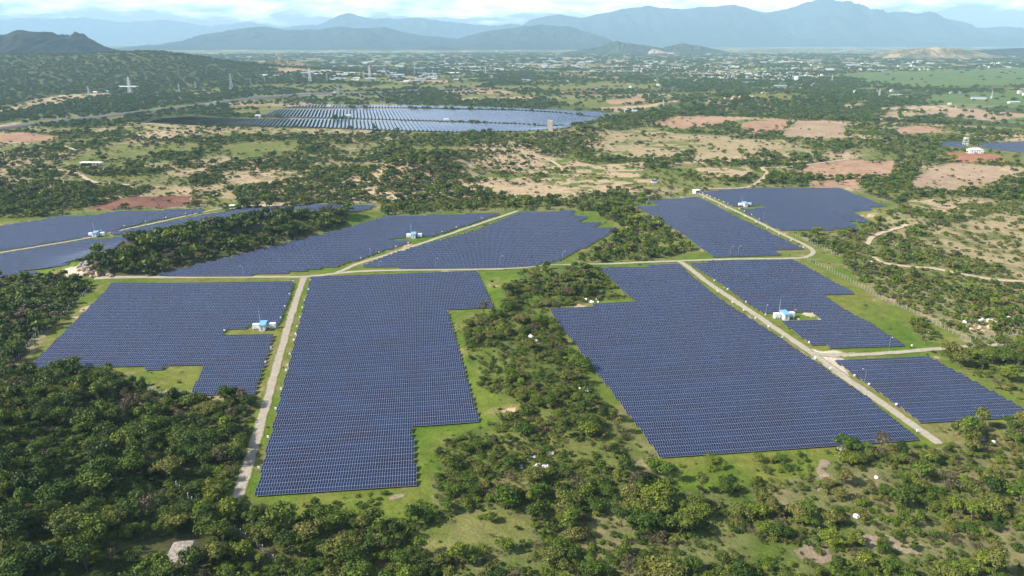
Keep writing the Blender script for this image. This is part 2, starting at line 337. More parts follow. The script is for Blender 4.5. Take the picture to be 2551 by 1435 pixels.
FENCES = [('beside the left woods', [(38, 905), (90, 842), (150, 795), (182, 763), (228, 718)]),
 ('through the brush below the left front field', [(300, 950), (350, 970), (430, 990), (525, 1003)]),
 ('in the brush at the lower left', [(440, 1215), (500, 1275), (560, 1310), (600, 1335), (655, 1375), (710, 1425)]),
 ('beside the bend of the far road', [(1981, 590), (2030, 612), (2090, 641)]),
 ('along the right field', [(1998, 643), (2060, 672), (2146, 717), (2197, 747), (2257, 772), (2332, 811), (2416, 853), (2465, 846), (2510, 839), (2600, 828)]),
 ('behind the farthest right field', [(1742, 476), (1840, 467), (2090, 463), (2150, 482), (2238, 514)]),
 ('behind the back field', [(1556, 517), (1610, 512), (1618, 497), (1738, 488)]),
 ('behind the wedge field', [(955, 536), (1140, 528), (1290, 524), (1442, 522)]),
 ('behind the far left field', [(130, 541), (230, 533), (300, 523), (420, 519), (520, 516)]),
 ('behind the ridge woods', [(600, 516), (720, 512), (800, 510), (945, 508)])]
GFENCES = [(n, gline(p)) for n, p in FENCES]

def field_ground(poly, z=1.2):
    x, y = ground([p[0] for p in poly], [p[1] for p in poly], z); return list(zip(x.tolist(), y.tolist()))
for k, f in FIELDS.items(): f['g'] = field_ground(f['poly'])
GTRACK = [field_ground(p, 1.5) for p in TRACKERS]
SITES = [((657, 820), 2.6), ((1031, 592), 1.2), ((240, 589), 2.0), ((1855, 514), 1.5), ((1953, 793), 4.0)]
GSITES = [(gp(*p), a) for p, a in SITES]

# ------------------------------------------------------------------ ground cover classes
ZONES = [  # name, polygon in photo pixels, tree density, bush density, foliage palette weights (dark, mid, olive, dry), ground colour, place words
 ('clearing', [(405, 920), (507, 912), (478, 982), (400, 975)], 0, .04, (0, 1, 1, 0), 'grass', ''),
 ('left_woods', [(-500, 690), (150, 690), (222, 704), (226, 722), (180, 765), (140, 800), (85, 842), (32, 905), (60, 920), (215, 923), (260, 932), (310, 952), (420, 990), (560, 992), (634, 985), (622, 1060), (612, 1110), (575, 1215), (560, 1245), (600, 1300), (660, 1360), (760, 1435), (760, 1900), (-500, 1900)], .84, .8, (5.5, 3.4, .7, .35), 'woodfloor', 'in the dark woods at the lower left'),  # mix weighted dark: shade of the slope facing away is put into leaf colour
 ('strip', [(1300, 676), (1400, 668), (1492, 668), (1515, 690), (1562, 743), (1470, 752), (1385, 768), (1400, 830), (1440, 905), (1478, 965), (1550, 1060), (1605, 1125), (1560, 1180), (1400, 1180), (1080, 1205), (1085, 1130), (1130, 1085), (1215, 1058), (1290, 1030), (1300, 1005), (1240, 985), (1200, 970), (1165, 880), (1155, 825), (1180, 788), (1250, 775), (1262, 720)], .34, 1.0, (1.4, 3.2, 4.2, .8), 'scrub', 'in the scrub strip between the two big fields'),
 ('ridge', [(208, 690), (190, 655), (300, 605), (380, 580), (440, 560), (520, 540), (600, 515), (760, 510), (868, 528), (858, 560), (780, 580), (650, 622), (520, 660), (400, 688), (270, 692)], .95, .5, (5, 2, .5, .3), 'woodfloor', 'on the wooded ridge behind the left front field'),
 ('glade', [(1020, 1335), (1120, 1290), (1240, 1265), (1330, 1290), (1330, 1345), (1200, 1372), (1060, 1385)], .02, .10, (1, 2, 2, 0), 'olive', 'in the grassy glade at the bottom'),
 ('below_middle', [(640, 1250), (900, 1235), (1060, 1215), (1075, 1290), (930, 1305), (700, 1290)], .05, .16, (1, 2, 2, .3), 'grass', 'on the grass below the big middle field'),
 ('lower_middle', [(560, 1245), (640, 1250), (700, 1290), (930, 1305), (1075, 1290), (1080, 1205), (1400, 1180), (1560, 1180), (1640, 1165), (1700, 1240), (1700, 1900), (760, 1900), (760, 1435), (660, 1360), (600, 1300)], .52, .85, (2.5, 5, 2.6, .6), 'brown', 'among the trees at the bottom of the photo'),
 ('grass_strip', [(1605, 1135), (1640, 1143), (1900, 1125), (2085, 1108), (2080, 1165), (1950, 1200), (1700, 1232), (1640, 1165)], .06, .16, (1, 4, 2, 0), 'grass', 'on the grass in front of the largest field'),
 ('right_front', [(2085, 1108), (2200, 1103), (2330, 1115), (2600, 1105), (3000, 1095), (3000, 1290), (2100, 1290), (2080, 1165)], .44, .95, (1.2, 4, 4, .6), 'brown', 'in the scrub below the front right field'),
 ('lower_right', [(1700, 1235), (1950, 1200), (2082, 1165), (2100, 1290), (3000, 1290), (3000, 1900), (1700, 1900)], .42, .92, (1.4, 5, 4, .8), 'brown', 'in the open scrub at the lower right'),
 ('right_edge', [(2335, 882), (2390, 868), (2551, 855), (3000, 845), (3000, 1055), (2660, 1028), (2640, 1060), (2551, 1004), (2440, 945)], .55, .55, (1, 3, 4, .2), 'olive', 'beside the front right field at the photo edge'),
 ('right_corner', [(2315, 1068), (2460, 1054), (2660, 1046), (3000, 1055), (3000, 1110), (2350, 1108)], .38, .4, (.3, 2, 5, .2), 'olive', 'at the near corner of the front right field'),
 ('bushclump', [(2255, 800), (2300, 800), (2345, 835), (2335, 852), (2290, 848)], .5, .7, (0, 2, 4, 0), 'olive', 'inside the fence by the right field'),
 ('inside_fence', [(2000, 645), (2150, 722), (2197, 752), (2330, 820), (2412, 858), (2330, 868), (2020, 875), (1700, 655)], 0, .03, (0, 1, 3, 0), 'grass', ''),
 ('right_scrub', [(1990, 588), (2092, 640), (2150, 712), (2260, 768), (2420, 850), (2551, 830), (3000, 815), (3000, 490), (2551, 500), (2245, 517), (2190, 560), (2100, 577)], .22, .80, (1, 4, 4, .5), 'dryscrub', 'in the dry scrub right of the fence'),
 ('gap_woods', [(950, 534), (960, 505), (1140, 500), (1340, 490), (1480, 490), (1560, 508), (1600, 530), (1700, 596), (1715, 625), (1660, 645), (1560, 653), (1420, 652), (1500, 604), (1560, 570), (1500, 545), (1455, 525), (1290, 521), (1140, 525)], .55, .5, (2, 3, 2, .2), 'olive', 'between the wedge field and the back field'),
]
PARK = [(-300, 560), (130, 540), (300, 522), (600, 515), (950, 508), (960, 536), (1440, 521), (1560, 515), (1740, 476), (2095, 462), (2240, 514), (2120, 580), (1990, 590), (2092, 640), (2150, 712), (2430, 858), (2560, 850), (2700, 1040), (2345, 1110), (2085, 1110), (1640, 1150), (1450, 1000), (1340, 780), (1250, 790), (1300, 1030), (1100, 1230), (620, 1260), (560, 1240), (640, 985), (300, 950), (40, 925), (230, 700), (-300, 690)]
PATCHES = [  # bare or farmed ground
 ('grass', [(556, 808), (720, 796), (700, 842), (545, 846)]), ('grass', [(960, 585), (1090, 580), (1060, 605), (955, 605)]),
 ('dry', [(320, 305), (520, 313), (740, 318), (900, 322), (1000, 328), (880, 337), (500, 334), (340, 322)]),
 ('redbrown', [(205, 522), (330, 489), (480, 487), (505, 506), (420, 518)]), ('olive', [(490, 490), (570, 492), (600, 510), (510, 510)]),
 ('tan', [(545, 440), (640, 425), (770, 424), (745, 452), (560, 462)]), ('olive', [(255, 386), (400, 368), (490, 352), (490, 376), (330, 392)]),
 ('olive', [(555, 362), (745, 348), (745, 380), (600, 402)]), ('olive', [(165, 412), (330, 398), (400, 372), (300, 358), (190, 384)]),
 ('tan', [(0, 352), (130, 340), (150, 345), (60, 362)]), ('redtan', [(-300, 352), (-300, 332), (60, 330), (150, 340), (120, 350), (0, 356)]), ('tan', [(0, 305), (40, 306), (40, 316), (-100, 320)]),
 ('tan', [(200, 325), (290, 316), (330, 315), (240, 332)]), ('tan', [(0, 268), (160, 236), (280, 232), (240, 243), (0, 282)]),
 ('tan', [(1135, 400), (1300, 384), (1420, 398), (1480, 412), (1600, 404), (1612, 425), (1590, 442), (1420, 440), (1300, 430), (1180, 425)]),
 ('tan', [(1190, 445), (1330, 432), (1480, 448), (1640, 446), (1640, 456), (1560, 460), (1600, 478), (1480, 484), (1400, 496), (1250, 490), (1185, 466)]),
 ('olive', [(1200, 432), (1330, 436), (1280, 445), (1190, 444)]),
 ('dry', [(1480, 362), (1700, 358), (1720, 380), (1640, 396), (1480, 392)]), ('dry', [(1480, 328), (1620, 320), (1720, 340), (1700, 352), (1500, 356)]),
 ('dry', [(1720, 345), (2000, 350), (2000, 372), (1900, 384), (1730, 400)]), ('tan', [(1730, 420), (1860, 412), (1880, 438), (1740, 445)]),
 ('redtan', [(1618, 308), (1680, 290), (1770, 290), (1855, 296), (1790, 312), (1700, 320)]), ('redtan', [(1825, 314), (1870, 302), (1965, 299), (1960, 322), (1880, 332)]),
 ('redtan2', [(1945, 332), (1985, 303), (2100, 306), (2106, 344), (1960, 346)]), ('redtan', [(1985, 432), (2020, 405), (2120, 398), (2235, 404), (2215, 442), (2060, 446)]),
 ('redtan', [(2008, 452), (2145, 446), (2145, 470), (2015, 466)]), ('olive', [(2110, 398), (2180, 384), (2280, 382), (2235, 402)]),
 ('redtan2', [(2265, 472), (2280, 440), (2360, 404), (2480, 414), (2535, 440), (2400, 478)]), ('red', [(2352, 379), (2482, 384), (2515, 406), (2390, 405)]),
 ('redtan', [(2230, 318), (2300, 312), (2380, 330), (2230, 332)]), ('tan', [(2150, 275), (2260, 262), (2390, 262), (2380, 275)]), ('tan', [(2090, 258), (2155, 250), (2165, 268), (2100, 270)]),
 ('redtan', [(1500, 250), (1600, 243), (1610, 256), (1520, 260)]), ('red', [(1400, 228), (1520, 227), (1510, 233), (1390, 234)]), ('red', [(2195, 240), (2250, 233), (2240, 242)]),
 ('tan', [(1100, 244), (1330, 238), (1330, 252), (1140, 252)]), ('olive', [(1180, 235), (1330, 232), (1330, 239), (1180, 242)]),
 ('rice', [(2080, 186), (2200, 180), (2551, 170), (2900, 165), (2900, 205), (2551, 212), (2350, 214), (2200, 208)]), ('rice', [(2285, 258), (2330, 236), (2551, 228), (2900, 225), (2900, 262), (2551, 268), (2400, 258)]),
 ('rice', [(2480, 300), (2700, 275), (2700, 292), (2500, 306)]), ('olive', [(880, 220), (1000, 205), (1240, 205), (1180, 220)]), ('olive', [(1300, 214), (1640, 208), (1650, 220), (1350, 226)]),
 ('dry', [(2330, 575), (2460, 535), (2551, 525), (2900, 520), (2900, 640), (2551, 690), (2480, 665), (2400, 640), (2310, 615)]),
 ('tan', [(2240, 500), (2330, 495), (2400, 520), (2330, 530)]), ('sand', [(1965, 785), (2015, 772), (2052, 797), (1985, 800)]), ('sand', [(150, 690), (170, 668), (215, 655), (255, 690), (230, 698)]), ('sand', [(570, 512), (640, 508), (760, 509), (700, 514), (590, 517)]),
 ('sand', [(2020, 868), (2060, 872), (2150, 874), (2090, 890), (2110, 940), (2085, 925), (2040, 896)]),
 ('bare', [(2030, 1180), (2060, 1130), (2075, 1150), (2060, 1200), (2040, 1270), (2020, 1230)]), ('bare', [(2480, 1290), (2560, 1330), (2600, 1420), (2490, 1400)]), ('bare', [(2120, 1290), (2200, 1300), (2330, 1380), (2280, 1420), (2170, 1380)]),
 ('bare', [(960, 1225), (1010, 1222), (1020, 1245), (970, 1250)]), ('bare', [(1990, 1370), (2070, 1360), (2080, 1400), (2000, 1410)]),
]
CLS = {'grass': ((.100, .170, .016), (.190, .200, .042)), 'woodfloor': ((.070, .090, .026), (.160, .125, .070)), 'scrub': ((.085, .135, .020), (.170, .180, .052)),
 'olive': ((.130, .170, .034), (.225, .210, .075)), 'brown': ((.100, .145, .026), (.235, .205, .100)), 'dryscrub': ((.160, .175, .060), (.320, .270, .145)),
 'tan': ((.40, .30, .18), (.52, .39, .25)), 'dry': ((.28, .24, .115), (.42, .33, .19)), 'redbrown': ((.15, .070, .050), (.25, .12, .08)), 'red': ((.36, .15, .09), (.42, .21, .13)),
 'redtan': ((.36, .21, .135), (.47, .31, .20)), 'redtan2': ((.36, .25, .165), (.45, .33, .22)), 'rice': ((.105, .175, .050), (.150, .205, .070)), 'sand': ((.52, .44, .34), (.62, .54, .43)), 'bare': ((.29, .225, .155), (.38, .30, .22)),
 'forest': ((.065, .095, .028), (.125, .140, .050)), 'farm': ((.14, .18, .065), (.25, .24, .12))}

def far_cell(x, y):
    a = .35; u = x*math.cos(a)+y*math.sin(a); v = -x*math.sin(a)+y*math.cos(a)
    v = v+40*np.floor(vnoise(u, v, 900, 77)*4)
    return _hash(np.floor(u/210), np.floor(v/130), 5), _hash(np.floor(u/210), np.floor(v/130), 6)
def cover(x, y):
    """ground colour and vegetation cover at points of the ground"""
    x = np.asarray(x, float); y = np.asarray(y, float); D = np.hypot(x, y)
    amp = 2.0+.004*D
    xj = x+amp*2*(fbm(x, y, 9+.01*1, 31, 3)-.5)*1.6; yj = y+amp*2*(fbm(x, y, 9, 47, 3)-.5)*1.6
    px, py = project(xj, yj, height(x, y))
    n1 = fbm(x, y, 14, 61, 4); n2 = fbm(x, y, 70, 63, 3)
    big = fbm(x, y, 120, 71, 3)
    col = np.zeros(x.shape+(3,))
    def put(mask, key):
        c0, c1 = (np.array(c) for c in CLS[key]); t = np.clip((.55*n1+.45*n2-.33)/.34, 0, 1)[mask][:, None]
        col[mask] = (c0*(1-t)+c1*t)*.74
    allm = np.ones(x.shape, bool)
    put(allm, 'dryscrub')
    put((big > .54) & (D > 500), 'dry'); put((big > .625) & (D > 500) & (D < 2300), 'tan')
    put((big < .46) & (D > 500), 'olive')
    far = D > 1750
    c1, c2 = far_cell(xj, yj)
    put(far, 'farm')
    for lo, hi, key in ((.0, .30, 'forest'), (.30, .44, 'olive'), (.44, .52, 'dry'), (.52, .58, 'redtan2'), (.58, .66, 'olive'), (.66, .86, 'farm'), (.86, 1, 'forest')):
        put(far & (c1 >= lo) & (c1 < hi), key)
    hill = inpoly(px, py, [(-1500, 60), (0, 60), (380, 120), (640, 160), (760, 205), (600, 215), (300, 235), (0, 250), (-900, 275)])
    put(hill, 'forest')
    for name, poly, td, bd, pal, g, _ in reversed(ZONES): put(inpoly(px, py, poly), g)
    park = inpoly(px, py, PARK)
    veg = np.zeros(x.shape, bool)
    for z in ZONES: veg |= inpoly(px, py, z[1])
    put(park & ~veg, 'grass'); put(park & ~veg & (n1+.4*(n2-.5) > .60), 'olive'); put(park & ~veg & (n1 > .77), 'tan')
    for g, poly in PATCHES:
        if g == 'bare':
            xs = [p[0] for p in poly]; ys_ = [p[1] for p in poly]
            q = np.hypot((px-sum(xs)/len(xs))/(max(xs)-min(xs))*2.1, (py-sum(ys_)/len(ys_))/(max(ys_)-min(ys_))*2.1)+2.4*(n1-.5)+1.2*(n2-.5)
            put(q < .62, g); continue
        put(inpoly(px, py, poly) & ((n1+.5*(n2-.5) > .44) if g in ('bare', 'tan', 'dry', 'sand') else allm), g)
    return col

def veg_density(x, y):
    D = np.hypot(x, y)
    px, py = project(x, y, height(x, y))
    zi = np.full(x.shape, -1)
    for k in range(len(ZONES)-1, -1, -1): zi[inpoly(px, py, ZONES[k][1])] = k
    park = inpoly(px, py, PARK)
    n = fbm(x, y, 60, 91, 4); nb = fbm(x, y, 16, 95, 3)
    td = np.zeros(x.shape); bd = np.zeros(x.shape)
    # open country beyond the fences: clumps and belts
    t = np.clip((n-.47)/.10, 0, 1)
    td[:] = .62*t; bd[:] = .16+.78*np.clip((n-.43)/.10, 0, 1)*np.clip((nb-.38)/.2, 0, 1)
    px2, py2 = px, py
    for poly, a, b in WOODS:
        q = inpoly(px, py, poly); td[q] = a; bd[q] = b
    c1, c2 = far_cell(x, y); far = D > 1750
    fd = np.where((c1 < .30) | (c1 >= .72), .55, np.where(c2 > .75, .3, .06))
    a = .35; u = (x*math.cos(a)+y*math.sin(a))/210; v = (-x*math.sin(a)+y*math.cos(a)+40*np.floor(vnoise(x*math.cos(a)+y*math.sin(a), -x*math.sin(a)+y*math.cos(a), 900, 77)*4))/130
    edge = (np.abs(u-np.round(u)) < .05) | (np.abs(v-np.round(v)) < .09)
    fd = np.maximum(fd, np.where(edge & (vnoise(x, y, 130, 12) > .35), .8, 0))
    fd *= np.clip((fbm(x, y, 240, 15, 3)-.30)/.2, .15, 1)
    td = np.where(far, fd, td)
    for poly, a_, b_ in WOODS:
        q = inpoly(px, py, poly) & far; td[q] = a_
    gap = np.clip((nb-.36)/.16, 0, 1)
    for k, z in enumerate(ZONES):
        q = zi == k
        if z[0] in ('left_woods', 'ridge'): td[q] = z[2]*(.55+.45*gap[q]); bd[q] = z[3]
        else: td[q] = z[2]*(.2+1.05*gap[q]); bd[q] = z[3]*(.35+.8*gap[q])
    q = park & (zi < 0); td[q] = 0; bd[q] = .07*(nb[q] > .45)
    for g, poly in PATCHES:
        q = inpoly(px, py, poly); s = .03 if g in ('redbrown', 'red', 'redtan', 'redtan2', 'rice', 'sand') else (.16 if g != 'bare' else .25)
        td[q] *= s; bd[q] *= s*1.6
    return td, bd, zi, px, py
WOODS = [([(300, 352), (500, 342), (800, 336), (1180, 337), (1400, 332), (1560, 300), (1640, 270), (1850, 250), (2010, 238), (2160, 236), (2230, 262), (2190, 300), (2000, 302), (1800, 288), (1640, 296), (1560, 330), (1460, 368), (1330, 372), (1000, 365), (700, 352), (500, 358)], .66, .6),
 ([(940, 478), (955, 420), (1000, 378), (1115, 378), (1150, 415), (1130, 465), (1050, 482)], .80, .7),
 ([(-300, 560), (-300, 470), (100, 455), (380, 470), (330, 492), (210, 520), (0, 555)], .62, .6), ([(560, 470), (720, 455), (900, 460), (930, 500), (700, 506), (600, 500)], .55, .6),
 ([(-600, 300), (-600, 260), (100, 250), (400, 235), (600, 238), (500, 255), (250, 285), (0, 302)], .70, .6), ([(940, 520), (950, 500), (1100, 490), (1600, 485), (1600, 505), (1150, 520)], .6, .6),
 ([(-1500, 60), (0, 60), (380, 120), (640, 160), (760, 205), (600, 215), (300, 235), (0, 240), (-900, 275)], .62, 0),
 ([(2200, 470), (2260, 440), (2350, 380), (2330, 352), (2200, 345), (2150, 420), (2160, 470)], .55, .5), ([(2210, 510), (2260, 478), (2420, 480), (2551, 455), (2800, 450), (2800, 500), (2500, 498), (2330, 485)], .5, .6)]

# ------------------------------------------------------------------ ground: one sheet to the horizon
def build_ground():
    az = np.concatenate([np.linspace(-math.pi, -R(46), 40, endpoint=False), np.linspace(-R(46), R(46), 780, endpoint=False), np.linspace(R(46), math.pi, 41)])
    ys = np.concatenate([np.linspace(1700, 420, 640, endpoint=False), np.linspace(420, 150, 230, endpoint=False), np.linspace(150, 106, 40)])
    rr = CAM_H/np.tan(np.arctan((ys-717.5)/FPX)+PITCH)
    rr = np.concatenate([[1, 60, 110], rr[(rr > 112) & (rr < 20000)], [26000, 33000]])
    A, Q = np.meshgrid(az, rr, indexing='ij')
    X = Q*np.sin(A); Y = Q*np.cos(A); Z = height(X, Y)
    Z[:, -1] = 0
    me = grid_mesh('ground', np.stack([X, Y, Z], -1), M_GROUND)
    c = cover(X.ravel(), Y.ravel())
    at = me.color_attributes.new('cover', 'FLOAT_COLOR', 'POINT')
    at.data.foreach_set('color', np.concatenate([c, np.ones((len(c), 1))], 1).astype(np.float32).ravel())
    tag(link('ground', me), kind='structure')
def ground_mat():
    m, n, l, b = mat('earth_and_grass')
    a = n.new('ShaderNodeAttribute'); a.attribute_name = 'cover'
    g = n.new('ShaderNodeNewGeometry')
    def noise(s, d=6, r=.6):
        t = n.new('ShaderNodeTexNoise'); t.inputs['Scale'].default_value = s; t.inputs['Detail'].default_value = d; t.inputs['Roughness'].default_value = r
        l.new(g.outputs['Position'], t.inputs['Vector']); return t
    t1 = noise(.9); t2 = noise(.16); t3 = noise(3.0, 3)
    ad = n.new('ShaderNodeMath'); ad.operation = 'ADD'; l.new(t1.outputs['Fac'], ad.inputs[0]); l.new(t2.outputs['Fac'], ad.inputs[1])
    ad2 = n.new('ShaderNodeMath'); ad2.operation = 'MULTIPLY_ADD'; ad2.inputs[1].default_value = .6; l.new(t3.outputs['Fac'], ad2.inputs[0]); l.new(ad.outputs[0], ad2.inputs[2])
    r = n.new('ShaderNodeMapRange'); r.inputs[1].default_value = .85; r.inputs[2].default_value = 1.75; r.inputs[3].default_value = .45; r.inputs[4].default_value = 1.5
    l.new(ad2.outputs[0], r.inputs[0])
    x = n.new('ShaderNodeMix'); x.data_type = 'RGBA'; x.blend_type = 'MULTIPLY'; x.inputs['Factor'].default_value = 1
    l.new(a.outputs['Color'], x.inputs['A']); l.new(r.outputs[0], x.inputs['B']); l.new(x.outputs['Result'], b.inputs['Base Color'])
    bp = n.new('ShaderNodeBump'); bp.inputs['Strength'].default_value = .7; bp.inputs['Distance'].default_value = .5; l.new(t1.outputs['Fac'], bp.inputs['Height']); l.new(bp.outputs[0], b.inputs['Normal'])
    b.inputs['Roughness'].default_value = .95; b.inputs['Specular IOR Level'].default_value = .1
    return m
M_GROUND = ground_mat()
build_ground()

# ------------------------------------------------------------------ roads
def road_mat(name, c0, c1, track):
    m, n, l, b = mat(name)
    g = n.new('ShaderNodeNewGeometry'); t = n.new('ShaderNodeTexNoise'); t.inputs['Scale'].default_value = .5; t.inputs['Detail'].default_value = 8; t.inputs['Roughness'].default_value = .65
    l.new(g.outputs['Position'], t.inputs['Vector'])
    r = n.new('ShaderNodeValToRGB'); r.color_ramp.elements[0].color = (*c0, 1); r.color_ramp.elements[1].color = (*c1, 1); r.color_ramp.elements[0].position = .3; r.color_ramp.elements[1].position = .7
    l.new(t.outputs['Fac'], r.inputs[0])
    a = n.new('ShaderNodeAttribute'); a.attribute_name = 'verge'
    t2 = n.new('ShaderNodeTexNoise'); t2.inputs['Scale'].default_value = .35; t2.inputs['Detail'].default_value = 6; l.new(g.outputs['Position'], t2.inputs['Vector'])
    q = n.new('ShaderNodeMath'); q.operation = 'ADD'; l.new(a.outputs['Fac'], q.inputs[0]); l.new(t2.outputs['Fac'], q.inputs[1])
    k = n.new('ShaderNodeMapRange'); k.inputs[1].default_value = .92; k.inputs[2].default_value = 1.22; l.new(q.outputs[0], k.inputs[0])
    x = n.new('ShaderNodeMix'); x.data_type = 'RGBA'; x.inputs['B'].default_value = (.13, .15, .045, 1) if track else (.20, .18, .10, 1)
    l.new(k.outputs[0], x.inputs['Factor']); l.new(r.outputs[0], x.inputs['A']); l.new(x.outputs['Result'], b.inputs['Base Color'])
    b.inputs['Roughness'].default_value = .95; b.inputs['Specular IOR Level'].default_value = .1
    return m
M_ROAD = {'gravel_track': road_mat('gravel', (.25, .215, .17), (.36, .315, .26), 1), 'gravel_road': road_mat('pale_gravel', (.26, .23, .175), (.38, .34, .275), 1),
          'dirt_track': road_mat('pale_sand', (.33, .26, .175), (.46, .375, .27), 0), 'paved_highway': road_mat('asphalt', (.10, .095, .10), (.15, .145, .145), 0)}
def resample(pts, step):
    P = [np.array(pts[0])]
    pts = [np.array(p, float) for p in pts]
    # Catmull-Rom so that bends are round
    ext = [2*pts[0]-pts[1]]+pts+[2*pts[-1]-pts[-2]]
    for i in range(1, len(ext)-2):
        p0, p1, p2, p3 = ext[i-1:i+3]; L = np.linalg.norm(p2-p1); k = max(1, int(L/step))
        t1, t2 = (p2-p0), (p3-p1)
        t1 = t1/np.linalg.norm(t1)*L; t2 = t2/np.linalg.norm(t2)*L
        for j in range(1, k+1):
            t = j/k; P.append((2*t**3-3*t*t+1)*p1+(t**3-2*t*t+t)*t1+(-2*t**3+3*t*t)*p2+(t**3-t*t)*t2)
    return np.array(P)
for i, (name, w, pts) in enumerate(GROADS):
    P = resample(pts, 3.0 if w < 10 else 14.0)
    T = np.gradient(P, axis=0); T /= np.linalg.norm(T, axis=1)[:, None]; N = np.stack([-T[:, 1], T[:, 0]], 1)
    wob = (vnoise(P[:, 0], P[:, 1], 4, 3)-.5)*(.9 if w < 10 else .2); wob2 = (vnoise(P[:, 0], P[:, 1], 4, 4)-.5)*(.9 if w < 10 else .2)
    lift = .10+.012*i+(np.hypot(P[:, 0], P[:, 1]) > 650)*.15+(w > 10)*3.2
    rows = []
    FR = (-1.25, -.95, -.6, -.3, 0, .3, .6, .95, 1.25) if w < 10 else (-1, -.5, 0, .5, 1)
    for f in FR:
        q = P+N*(f*w/2+(wob if f < 0 else wob2)*abs(f))[:, None]
        rows.append(np.concatenate([q, (height(q[:, 0], q[:, 1])+lift)[:, None]], 1))
    if w > 10:
        for s_, k in ((-1, 0), (1, 4)):
            q = P+N*(s_*(w/2+7)); e = np.concatenate([q, (height(q[:, 0], q[:, 1])-.5)[:, None]], 1)
            rows = [e]+rows if s_ < 0 else rows+[e]
    me = grid_mesh(name, np.array(rows), M_ROAD[name])
    at = me.attributes.new('verge', 'FLOAT', 'POINT'); av = np.array([{1.25: .95, .95: .52, .6: 0, .3: .12, 0: .36}.get(abs(f), 0) for f in FR] if w < 10 else [0]*len(rows))
    at.data.foreach_set('value', np.repeat(av, len(P)).astype(np.float32))
    tag(link(name, me), kind='structure')

# ------------------------------------------------------------------ solar arrays
def scan(poly, ang, pitch, quant, start=0.0):
    e = np.array([math.cos(R(ang)), math.sin(R(ang))]); n = np.array([-e[1], e[0]])
    P = [(float(np.dot(p, e)), float(np.dot(p, n))) for p in map(np.array, poly)]
    v0 = min(p[1] for p in P); v1 = max(p[1] for p in P)
    out = []; k = 0; v = v0+pitch*.45
    while v < v1-pitch*.2:
        us = []
        for (ua, va), (ub, vb) in zip(P, P[1:]+P[:1]):
            if (va > v) != (vb > v): us.append(ua+(ub-ua)*(v-va)/(vb-va))
        us.sort()
        for a, b in zip(us[::2], us[1::2]):
            a = math.ceil(a/quant)*quant; b = math.floor(b/quant)*quant
            if b-a > 4: out.append((k, v, a, b))
        v += pitch; k += 1
    return e, n, out, k
ROWC = [0]
def row_geometry(e, n, v, a, b, depth, low, rise, seg, posts, pstep):
    """one row of panels as a thin tilted slab that follows the ground, plus its posts"""
    ns = max(1, int(round((b-a)/seg))); u = np.linspace(a, b, ns+1)
    c = u[:, None]*e+v*n
    zc = height(c[:, 0], c[:, 1])
    kk = np.ones(5)/5; zc = np.convolve(np.pad(zc, 2, 'edge'), kk, 'valid')
    V = []; F = []; UV = []; h = depth/2
    lo = np.concatenate([c-n*h, (zc+low)[:, None]], 1); hi = np.concatenate([c+n*h, (zc+low+rise)[:, None]], 1)
    V = np.concatenate([lo, hi, lo-[0, 0, .09], hi-[0, 0, .09]]); m = ns+1
    F = []; uvs = []
    sl = math.hypot(depth, rise); sl = round(sl)
    for i in range(ns):
        j = i+1
        F.append((i, j, m+j, m+i)); uvs += [(u[i], 0), (u[j], 0), (u[j], sl), (u[i], sl)]
    nt = len(F)
    for i in range(ns):
        j = i+1
        F += [(2*m+j, 2*m+i, 3*m+i, 3*m+j), (2*m+i, 2*m+j, j, i), (m+i, m+j, 3*m+j, 3*m+i)]; uvs += [(0, 0)]*12
    F += [(0, m, 3*m, 2*m), (ns, 2*m+ns, 3*m+ns, m+ns)]; uvs += [(0, 0)]*8
    mi = [0]*nt+[1]*(len(F)-nt)
    pb = MB()
    if posts:
        # one rail under the deck with its posts growing out of it, a single connected frame
        qs = np.arange(a+1.2, b-.5, pstep); w = .07
        st = np.sort(np.concatenate([[a+.2], qs-w, qs+w, [b-.2]])); ring = []
        for q in st:
            p = q*e+v*n; z = np.interp(q, u, zc)+low+rise*.5-.12
            k0 = len(pb.V)
            pb.V += [tuple(p-n*w)+(z-.16,), tuple(p+n*w)+(z-.16,), tuple(p+n*w)+(z,), tuple(p-n*w)+(z,)]; ring.append(k0)
        for i in range(len(st)-1):
            A, B = ring[i], ring[i+1]
            for c in (1, 2, 3): pb.F.append((A+c, B+c, B+(c+1) % 4, A+(c+1) % 4))
            if i % 2 == 0: pb.F.append((A, B, B+1, A+1))
            else:
                k0 = len(pb.V); zb = np.interp(st[i], u, zc)-.5
                pb.V += [pb.V[A][:2]+(zb,), pb.V[B][:2]+(zb,), pb.V[B+1][:2]+(zb,), pb.V[A+1][:2]+(zb,)]
                top = (A, B, B+1, A+1)
                for c in range(4): pb.F.append((top[c], top[(c+1) % 4], k0+(c+1) % 4, k0+c))
        pb.F += [tuple(ring[0]+c for c in range(4)), tuple(ring[-1]+c for c in range(4))]
        pb.M = [0]*len(pb.F)
    return V, F, uvs, mi, pb
def row_mesh(name, parts, mats):
    V = np.concatenate([p[0] for p in parts]) if len(parts) > 1 else parts[0][0]
    F = []; uvs = []; mi = []; ids = []; k = 0
    for p in parts:
        ROWC[0] += 1; rid = ROWC[0]*.6180339 % 1.0*10
        F += [tuple(i+k for i in f) for f in p[1]]; uvs += p[2]; mi += p[3]; ids += [rid]*len(p[1]); k += len(p[0])
    me = mesh(name, V, F, mats, mi)
    l = me.uv_layers.new(name='metres'); l.data.foreach_set('uv', np.array(uvs, np.float32).ravel())
    at = me.attributes.new('rowid', 'FLOAT', 'FACE'); at.data.foreach_set('value', np.array(ids, np.float32))
    return me
WORDS = ['front', 'second', 'third', 'fourth', 'fifth', 'sixth', 'seventh', 'eighth', 'ninth', 'tenth', 'eleventh', 'twelfth']
